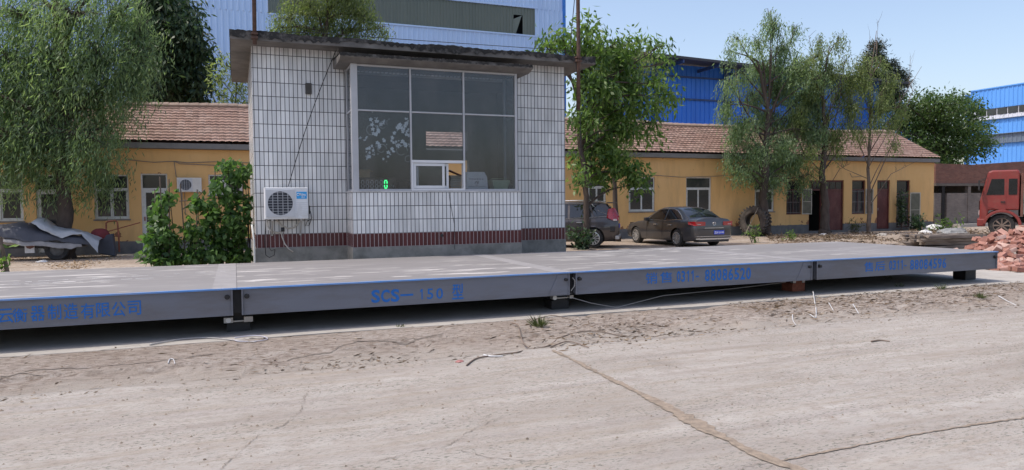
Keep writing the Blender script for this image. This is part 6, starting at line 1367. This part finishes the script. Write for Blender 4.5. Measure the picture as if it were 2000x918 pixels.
tree('conifer_tree', 'dark layered conifer top rising behind the sparse thin tree', 46.0, [(1715, 330), (1715, 200), (1712, 80)], (.25, .05),
     [(1712, 92, 14, 10, 1), (1708, 112, 26, 9, 1), (1735, 128, 28, 8, 1), (1690, 132, 20, 9, 1), (1752, 146, 26, 7, 1), (1710, 150, 40, 9, 1), (1765, 162, 20, 6, 1), (1725, 168, 48, 9, 1), (1700, 185, 50, 10), (1745, 185, 36, 8), (1715, 205, 60, 12)], LM_con, 'broad', L=.36, W=.07, dens=1.6, spread=.20, ydepth=1.2, droop=.1, k=9, limb=.05)

# ------------------------------------------------------------------ shrubs and weeds
def vine(label, Yp, blobs, stakes, mat, L, W, zb=-.1, n_f=1.0):
    pts0 = at(blobs[0][0], 520, Yp); T = thing('bean_plant', label, 'plant', (pts0.x, Yp, zb), 0, 'bean plants by the weigh house'); Lc = T.location.copy(); m = MB()
    for (a, b_) in stakes:
        p, q = at(*a, Yp+random.uniform(-.2, .2))-Lc, at(*b_, Yp+random.uniform(-.1, .1))-Lc; 
        if a[1] > 505: p.z = 0
        m.tube([p, p.lerp(q, .5)+Vector((.03, 0, 0)), q], .011, 5)
    m.build('stake', M_twig, T); s = MB(); aP = [[], [], [], []]; sc_ = depth(pts0)/F_PX
    for (px, py, rx, ry, n) in blobs:
        c = at(px, py, Yp)-Lc; r3 = (rx*sc_, .35, ry*sc_); tips = ell(int(n*n_f), c, r3, .5)
        s.tube([Vector((c.x*.8, 0, 0)), Vector((c.x+.05, .05, c.z*.5)), c], [.012, .01, .006], 5)
        o = clusters(tips, c, 4, .05, .9, L, W)
        for A_, x in zip(aP, o): A_.append(x)
    s.build('stem', M_bark, T); leaf_mesh('foliage', *[np.concatenate(x) for x in aP], mat, T)
vine('shorter clump of climbing bean leaves at the left of the bean row', 14.6, [(312, 395, 8, 16, 13), (310, 425, 15, 18, 26), (322, 455, 17, 22, 34), (303, 470, 15, 22, 30), (310, 500, 28, 16, 50), (332, 385, 5, 14, 7), (338, 480, 10, 20, 16), (345, 508, 12, 10, 14)], [((315, 520), (312, 345)), ((325, 520), (330, 350)), ((305, 520), (302, 370))], LM_bean, .125, .095, n_f=1.5)
vine('taller clump of climbing bean leaves against the left wall of the weigh house', 14.6, [(445, 325, 16, 12, 12), (462, 345, 18, 14, 16), (425, 360, 14, 18, 18), (447, 385, 14, 22, 26), (385, 395, 10, 18, 16), (412, 410, 16, 22, 32), (452, 420, 16, 24, 34), (372, 450, 9, 26, 22), (400, 450, 14, 24, 30), (430, 465, 18, 24, 40), (468, 460, 14, 28, 34), (378, 498, 18, 18, 36), (420, 500, 26, 16, 46), (465, 500, 24, 16, 42), (480, 400, 8, 36, 20), (478, 340, 6, 24, 8), (360, 505, 12, 12, 14), (482, 330, 5, 20, 6)],
     [((360, 520), (352, 360)), ((375, 520), (385, 370)), ((410, 520), (420, 330)), ((440, 520), (448, 315)), ((470, 520), (474, 320)), ((350, 393), (440, 385)), ((355, 410), (400, 370))], LM_bean, .125, .09, n_f=1.5)
def weed(name, label, base, h, n, mat, L, W, spread, cat='weed', stems=5, group=None):
    T = thing(name, label, cat, base, 0, group); s = MB(); tips = []
    for i in range(stems):
        a = random.uniform(0, 6.28); e = Vector((math.cos(a)*spread*random.random(), math.sin(a)*spread*random.random(), h*random.uniform(.6, 1.0))); s.tube([(0, 0, 0), e*.5+Vector((0, 0, .03)), e], [.006, .005, .003], 4)
        for t in np.linspace(.25, 1, max(2, n//stems)): tips.append(np.array(e)*t+rng.normal(0, spread*.18, 3))
    s.build('stem', M_bark, T); tips = np.array(tips); tips[:, 2] = np.maximum(tips[:, 2], .02); o = clusters(tips, (0, 0, 0), 2, spread*.08, .3, L, W); leaf_mesh('foliage', *o, mat, T)
def grass_tuft(label, base, h, n, spread, mat):
    T = thing('grass_tuft', label, 'grass tuft', base); a = rng.uniform(0, 6.28, n); r = rng.random(n)*.05; P = np.stack([np.cos(a)*r, np.sin(a)*r, np.zeros(n)], -1); lean = rng.random(n)*spread; D = unit(np.stack([np.cos(a)*lean, np.sin(a)*lean, np.ones(n)*.7], -1)); leaf_mesh('blades', P, D, h*(.5+.6*rng.random(n)), np.full(n, .008), mat, T, fold=0)
LM_grass = leafmat('dry_grass', (.035, .05, .018), (.10, .12, .045), (.22, .19, .10), .3)
p = gz(1053, 641, -.02); p.z = ground_z(p.x, p.y)-.005; grass_tuft('round tuft of dull green grass beside the long dry vine on the verge', p, .19, 130, 1.3, LM_grass)
for px, py, h, n, lab in ((1740, 548, .22, 12, 'few thin dry weed stalks at the slab edge under the right section of the scale'), (1758, 562, .12, 20, 'small dry weed rooted in the slab edge below the thin stalks'), (1838, 566, .15, 40, 'small pale grass tuft on the verge near the right end of the scale'), (1915, 580, .13, 70, 'dark spiky grass tuft at the far right of the verge'), (782, 640, .06, 25, 'tiny dry tuft at the slab edge below the middle section')):
    p = gz(px, py, -.01); p.z = ground_z(p.x, p.y)-.004; grass_tuft(lab, p, h, n, 1.1, LM_grass)
p = gz(1468, 474, -.2); weed('weed', 'green leafy weed growing in front of the loader tyre', p, .75, 60, LM_mid, .2, .055, .45, stems=9)
p = gz(1540, 470, -.2); weed('weed', 'small green weed right of the loader tyre', p, .4, 40, LM_mid, .18, .05, .3, stems=6)
p = gz(1130, 486, -.2); p.y -= .3; weed('shrub', 'low dark green shrub at the foot of the tree by the weigh house', p, .75, 150, LM_dark, .22, .09, .6, 'shrub', 12)
p = at(1760, 450, 27.9); p.z = -.2; weed('creeper', 'dark creeper overgrowing the last window frame of the yellow building', p, 2.3, 260, LM_dark, .13, .07, .35, 'plant', 8)
p = at(1792, 440, 27.6); p.z = -.2; weed('shrub', 'dark bush beside the overgrown window at the end of the yellow wall', p, .9, 150, LM_dark, .2, .09, .55, 'shrub', 12)
p = gz(1850, 452, -.2); weed('weed', 'flat patch of green weeds in the rubble before the brick shed', p, .35, 110, LM_mid, .25, .08, 1.2, stems=18)
p = at(1668, 450, 27.2); p.z = -.2; weed('weed', 'grey green weeds at the foot of the sparse thin tree', p, .6, 70, LM_grass, .2, .04, .5, stems=10)
p = at(8, 505, 13.9); p.z = -.1; weed('sapling', 'thin leafy sapling at the left edge behind the scale', p, 1.0, 50, LM_mid, .12, .06, .28, 'sapling', 4)
t = thing('fence_stake', 'weathered thin stake with scraps standing at the left edge behind the scale', 'stake', (p.x+.1, 13.8, -.1)); m = MB(); m.tube([(0, 0, 0), (-.03, 0, .5), (-.12, 0, 1.1)], .03); m.build('stake', M_twig, t)

# litter of dry leaves and rubble along the right wing
n = 9500; px = rng.uniform(1500, 1960, n); py = np.clip(rng.normal(461, 9, n), 447, 485); P = np.array([gz(a, b_, -.2) for a, b_ in zip(px, py)]); d_ = vnoise(P[:, 0]*.8, P[:, 1]*.5, 3) > .38+.2*rng.random(n); P = P[d_]; P[:, 2] += .02+.10*rng.random(len(P))**2*(rng.random(len(P)) < .6); n = len(P)
D = unit(np.stack([rng.normal(0, 1, n), rng.normal(0, 1, n), rng.normal(.1, .3, n)], -1)); tag(leaf_mesh('dry_leaves', P, D, .07+.22*rng.random(n)**2, .02+.045*rng.random(n), M_litter), 'brown dead leaves and sticks piled on the yard before the yellow building', 'leaf litter', kind='stuff')
n = 4000; P = np.array([gz(a, b_, -.2) for a, b_ in zip(rng.uniform(-20, 300, n), rng.uniform(492, 526, n))]); d_ = vnoise(P[:, 0]*.7, P[:, 1]*.5, 13) > .45+.2*rng.random(n); P = P[d_]; n = len(P); P[:, 2] += .01; D = unit(np.stack([rng.normal(0, 1, n), rng.normal(0, 1, n), rng.normal(.0, .15, n)], -1)); tag(leaf_mesh('straw', P, D, .05+.12*rng.random(n)**2, .012+.02*rng.random(n), leafmat('straw', (.20, .12, .06), (.38, .26, .15), None, .05)), 'scattered straw and leaves on the yard beside the cargo tricycle', 'straw', kind='stuff')
M_white = pm('white_rubbish', (.62, .62, .62), .6, var=.12, bump=.3)
def scrap(name, label, base, size, mat, cat, seed, flat=.4):
    T = thing(name, label, cat, base); bm_ = bmesh.new(); bmesh.ops.create_icosphere(bm_, subdivisions=3, radius=1); s_ = seed*3.1
    for v_ in bm_.verts:
        k = .7+.9*(float(fbm(np.array(v_.co.x*1.7+s_), np.array(v_.co.y*1.7+v_.co.z*1.3), 3, seed))-.2); v_.co = Vector((v_.co.x*size*k, v_.co.y*size*.7*k, max(0, v_.co.z)*size*flat*k))
    m = MB(); m.add([v_.co for v_ in bm_.verts], [[v_.index for v_ in f.verts] for f in bm_.faces]); bm_.free(); m.build('crumpled_sheet' if flat < .6 else 'lump', mat, T, smooth=False)
for i, (px, py, s_, lab, mt) in enumerate(((1825, 449, .75, 'crumpled white plastic bag lying in the rubble before the brick shed', M_white), (1808, 456, .45, 'flat white scrap beside the rubble heap', M_white), (1608, 460, .28, 'pointed white scrap among the dead leaves by the trunk', M_white), (1862, 459, .95, 'grey plastic sheet heaped behind the timber stack', pm('grey_rubble_sheet', (.22, .23, .24), .7, var=.3)), (82, 512, .16, 'small white paper scrap by the tricycle wheel', M_white), (1560, 455, .35, 'pale scrap of board at the foot of the yellow wall', pm('pale_scrap', (.35, .30, .25), .8)), (1722, 460, .3, 'pale stone lying on the yard before the maroon doors', pm('pale_stone', (.36, .33, .3), .9)))):
    p = gz(px, py, -.2); scrap('plastic_scrap' if 'stone' not in lab else 'stone', lab, p, s_, mt, 'scrap' if 'stone' not in lab else 'stone', i+2)
for i, (px, py, s_) in enumerate(((643, 708, .018), (705, 707, .02), (1010, 673, .016), (905, 671, .012), (400, 896, .012), (1563, 611, .03), (303, 740, .012), (1030, 855, .012))):
    p = gz(px, py, -.04); p.z = ground_z(p.x, p.y); where = ('left of the two dark clods on the road below the middle section', 'right of the two dark clods on the road below the middle section', 'small dark clod between road and dry vine', 'small clod just below the middle lettering', 'tiny dark stone near the bottom of the road at left', 'brown clod on the verge by the white cable', 'tiny dark stone on the left of the road near the verge crack', 'tiny dark stone on the road left of the wide joint')[i]
    scrap('pebble', where, p, s_, M_gravel, 'pebble', 30+i, .9)
# wires, vines and strips of plastic on the ground
def wire(name, label, pts, r, mat, cat, lift=.012):
    P = []
    for a, b_, *h in pts: p = gz(a, b_, .08); p.z = ground_z(p.x, p.y)+lift+(h[0] if h else 0); P.append(p)
    T = thing(name, label, cat, P[0]); Q = []
    for i in range(len(P)-1):
        p0, p1, p2, p3 = P[max(i-1, 0)], P[i], P[i+1], P[min(i+2, len(P)-1)]
        for t in np.linspace(0, 1, 7)[:-1]: Q.append(.5*((2*p1)+(p2-p0)*t+(2*p0-5*p1+4*p2-p3)*t*t+(3*p1-p0-3*p2+p3)*t**3)-P[0])
    Q.append(P[-1]-P[0]); m = MB(); m.tube(Q, list(np.linspace(r, r*.6, len(Q))), 6); m.build({'vine': 'stem', 'cable': 'wire', 'plastic strip': 'strip'}.get(cat, 'wire'), mat, T, smooth=True)
M_vine = pm('dry_brown_vine', (.17, .13, .105), .9, var=.3)
wire('dry_vine', 'long dry brown vine winding across the verge past the grass tuft', [(911, 689), (930, 677), (965, 671), (1010, 666), (1030, 657), (1070, 652), (1095, 640), (1140, 632), (1180, 632), (1216, 634)], .008, M_vine, 'vine', .011)
wire('dry_vine', 'bent dry vine loop reaching up from the verge left of the grass tuft', [(1000, 622), (1012, 627), (1020, 648), (1030, 656), (1036, 658)], .009, M_vine, 'vine', .03)
wire('dry_vine', 'thin arched dry vine over the grass tuft', [(1035, 628), (1040, 618), (1080, 617, .06), (1120, 624, .04), (1126, 622)], .007, M_vine, 'vine', .03)
wire('dry_vine', 'short dry stick lying below the arched vine', [(1075, 657), (1110, 648), (1150, 658)], .008, M_vine, 'vine')
wire('dry_vine', 'short thick dry stick lying alone on the road below the phone number', [(1702, 645), (1720, 643), (1738, 645)], .010, M_vine, 'vine')
wire('white_cable', 'kinked white cable end sticking out from under the third seam', [(1588, 567, .05), (1591, 578), (1594, 590), (1593, 602), (1582, 600), (1572, 597)], .008, M_wwire, 'cable')
wire('white_cable', 'curled white cable end half buried left of the kinked cable', [(1548, 600), (1549, 607), (1556, 613), (1563, 617)], .006, M_wwire, 'cable')
wire('plastic_strip', 'left of two short white plastic strips on the verge below the third seam', [(1619, 582), (1623, 588), (1628, 592)], .008, M_wwire, 'plastic strip')
wire('plastic_strip', 'right of two short white plastic strips on the verge below the third seam', [(1666, 583), (1671, 589), (1677, 594)], .008, M_wwire, 'plastic strip')
wire('plastic_strip', 'long white plastic strip at the far right of the verge', [(1940, 561), (1952, 567), (1968, 572), (1985, 577)], .010, M_wwire, 'plastic strip')
wire('plastic_strip', 'white plastic strip lying beside the long dry vine', [(944, 671), (960, 673), (982, 673)], .010, M_wwire, 'plastic strip')
wire('plastic_strap', 'long grey plastic strap in the shade under the left seam', [(292, 661), (320, 656), (360, 650), (410, 648), (460, 652), (500, 655)], .009, pm('grey_strap', (.34, .33, .33), .6), 'plastic strap')
wire('plastic_strap', 'bent pale strap loop in the shade under the left seam', [(458, 648), (490, 644), (512, 645), (522, 649), (505, 653), (470, 654), (458, 652)], .007, pm('pale_strap', (.42, .42, .5), .5), 'plastic strap')
wire('cable', 'small white wire loop on the left part of the verge', [(328, 694), (331, 687), (338, 687), (341, 694)], .006, M_wwire, 'cable', .01)
p = gz(897, 697, .0); p.z = ground_z(p.x, p.y); scrap('paper_scrap', 'small faded red paper scrap at the end of the dry vine', p, .05, pm('faded_red_paper', (.36, .16, .15), .8), 'scrap', 3, .35)
print('objects', len(bpy.data.objects), 'verts', sum(len(o.data.vertices) for o in bpy.data.objects if o.type == 'MESH'))
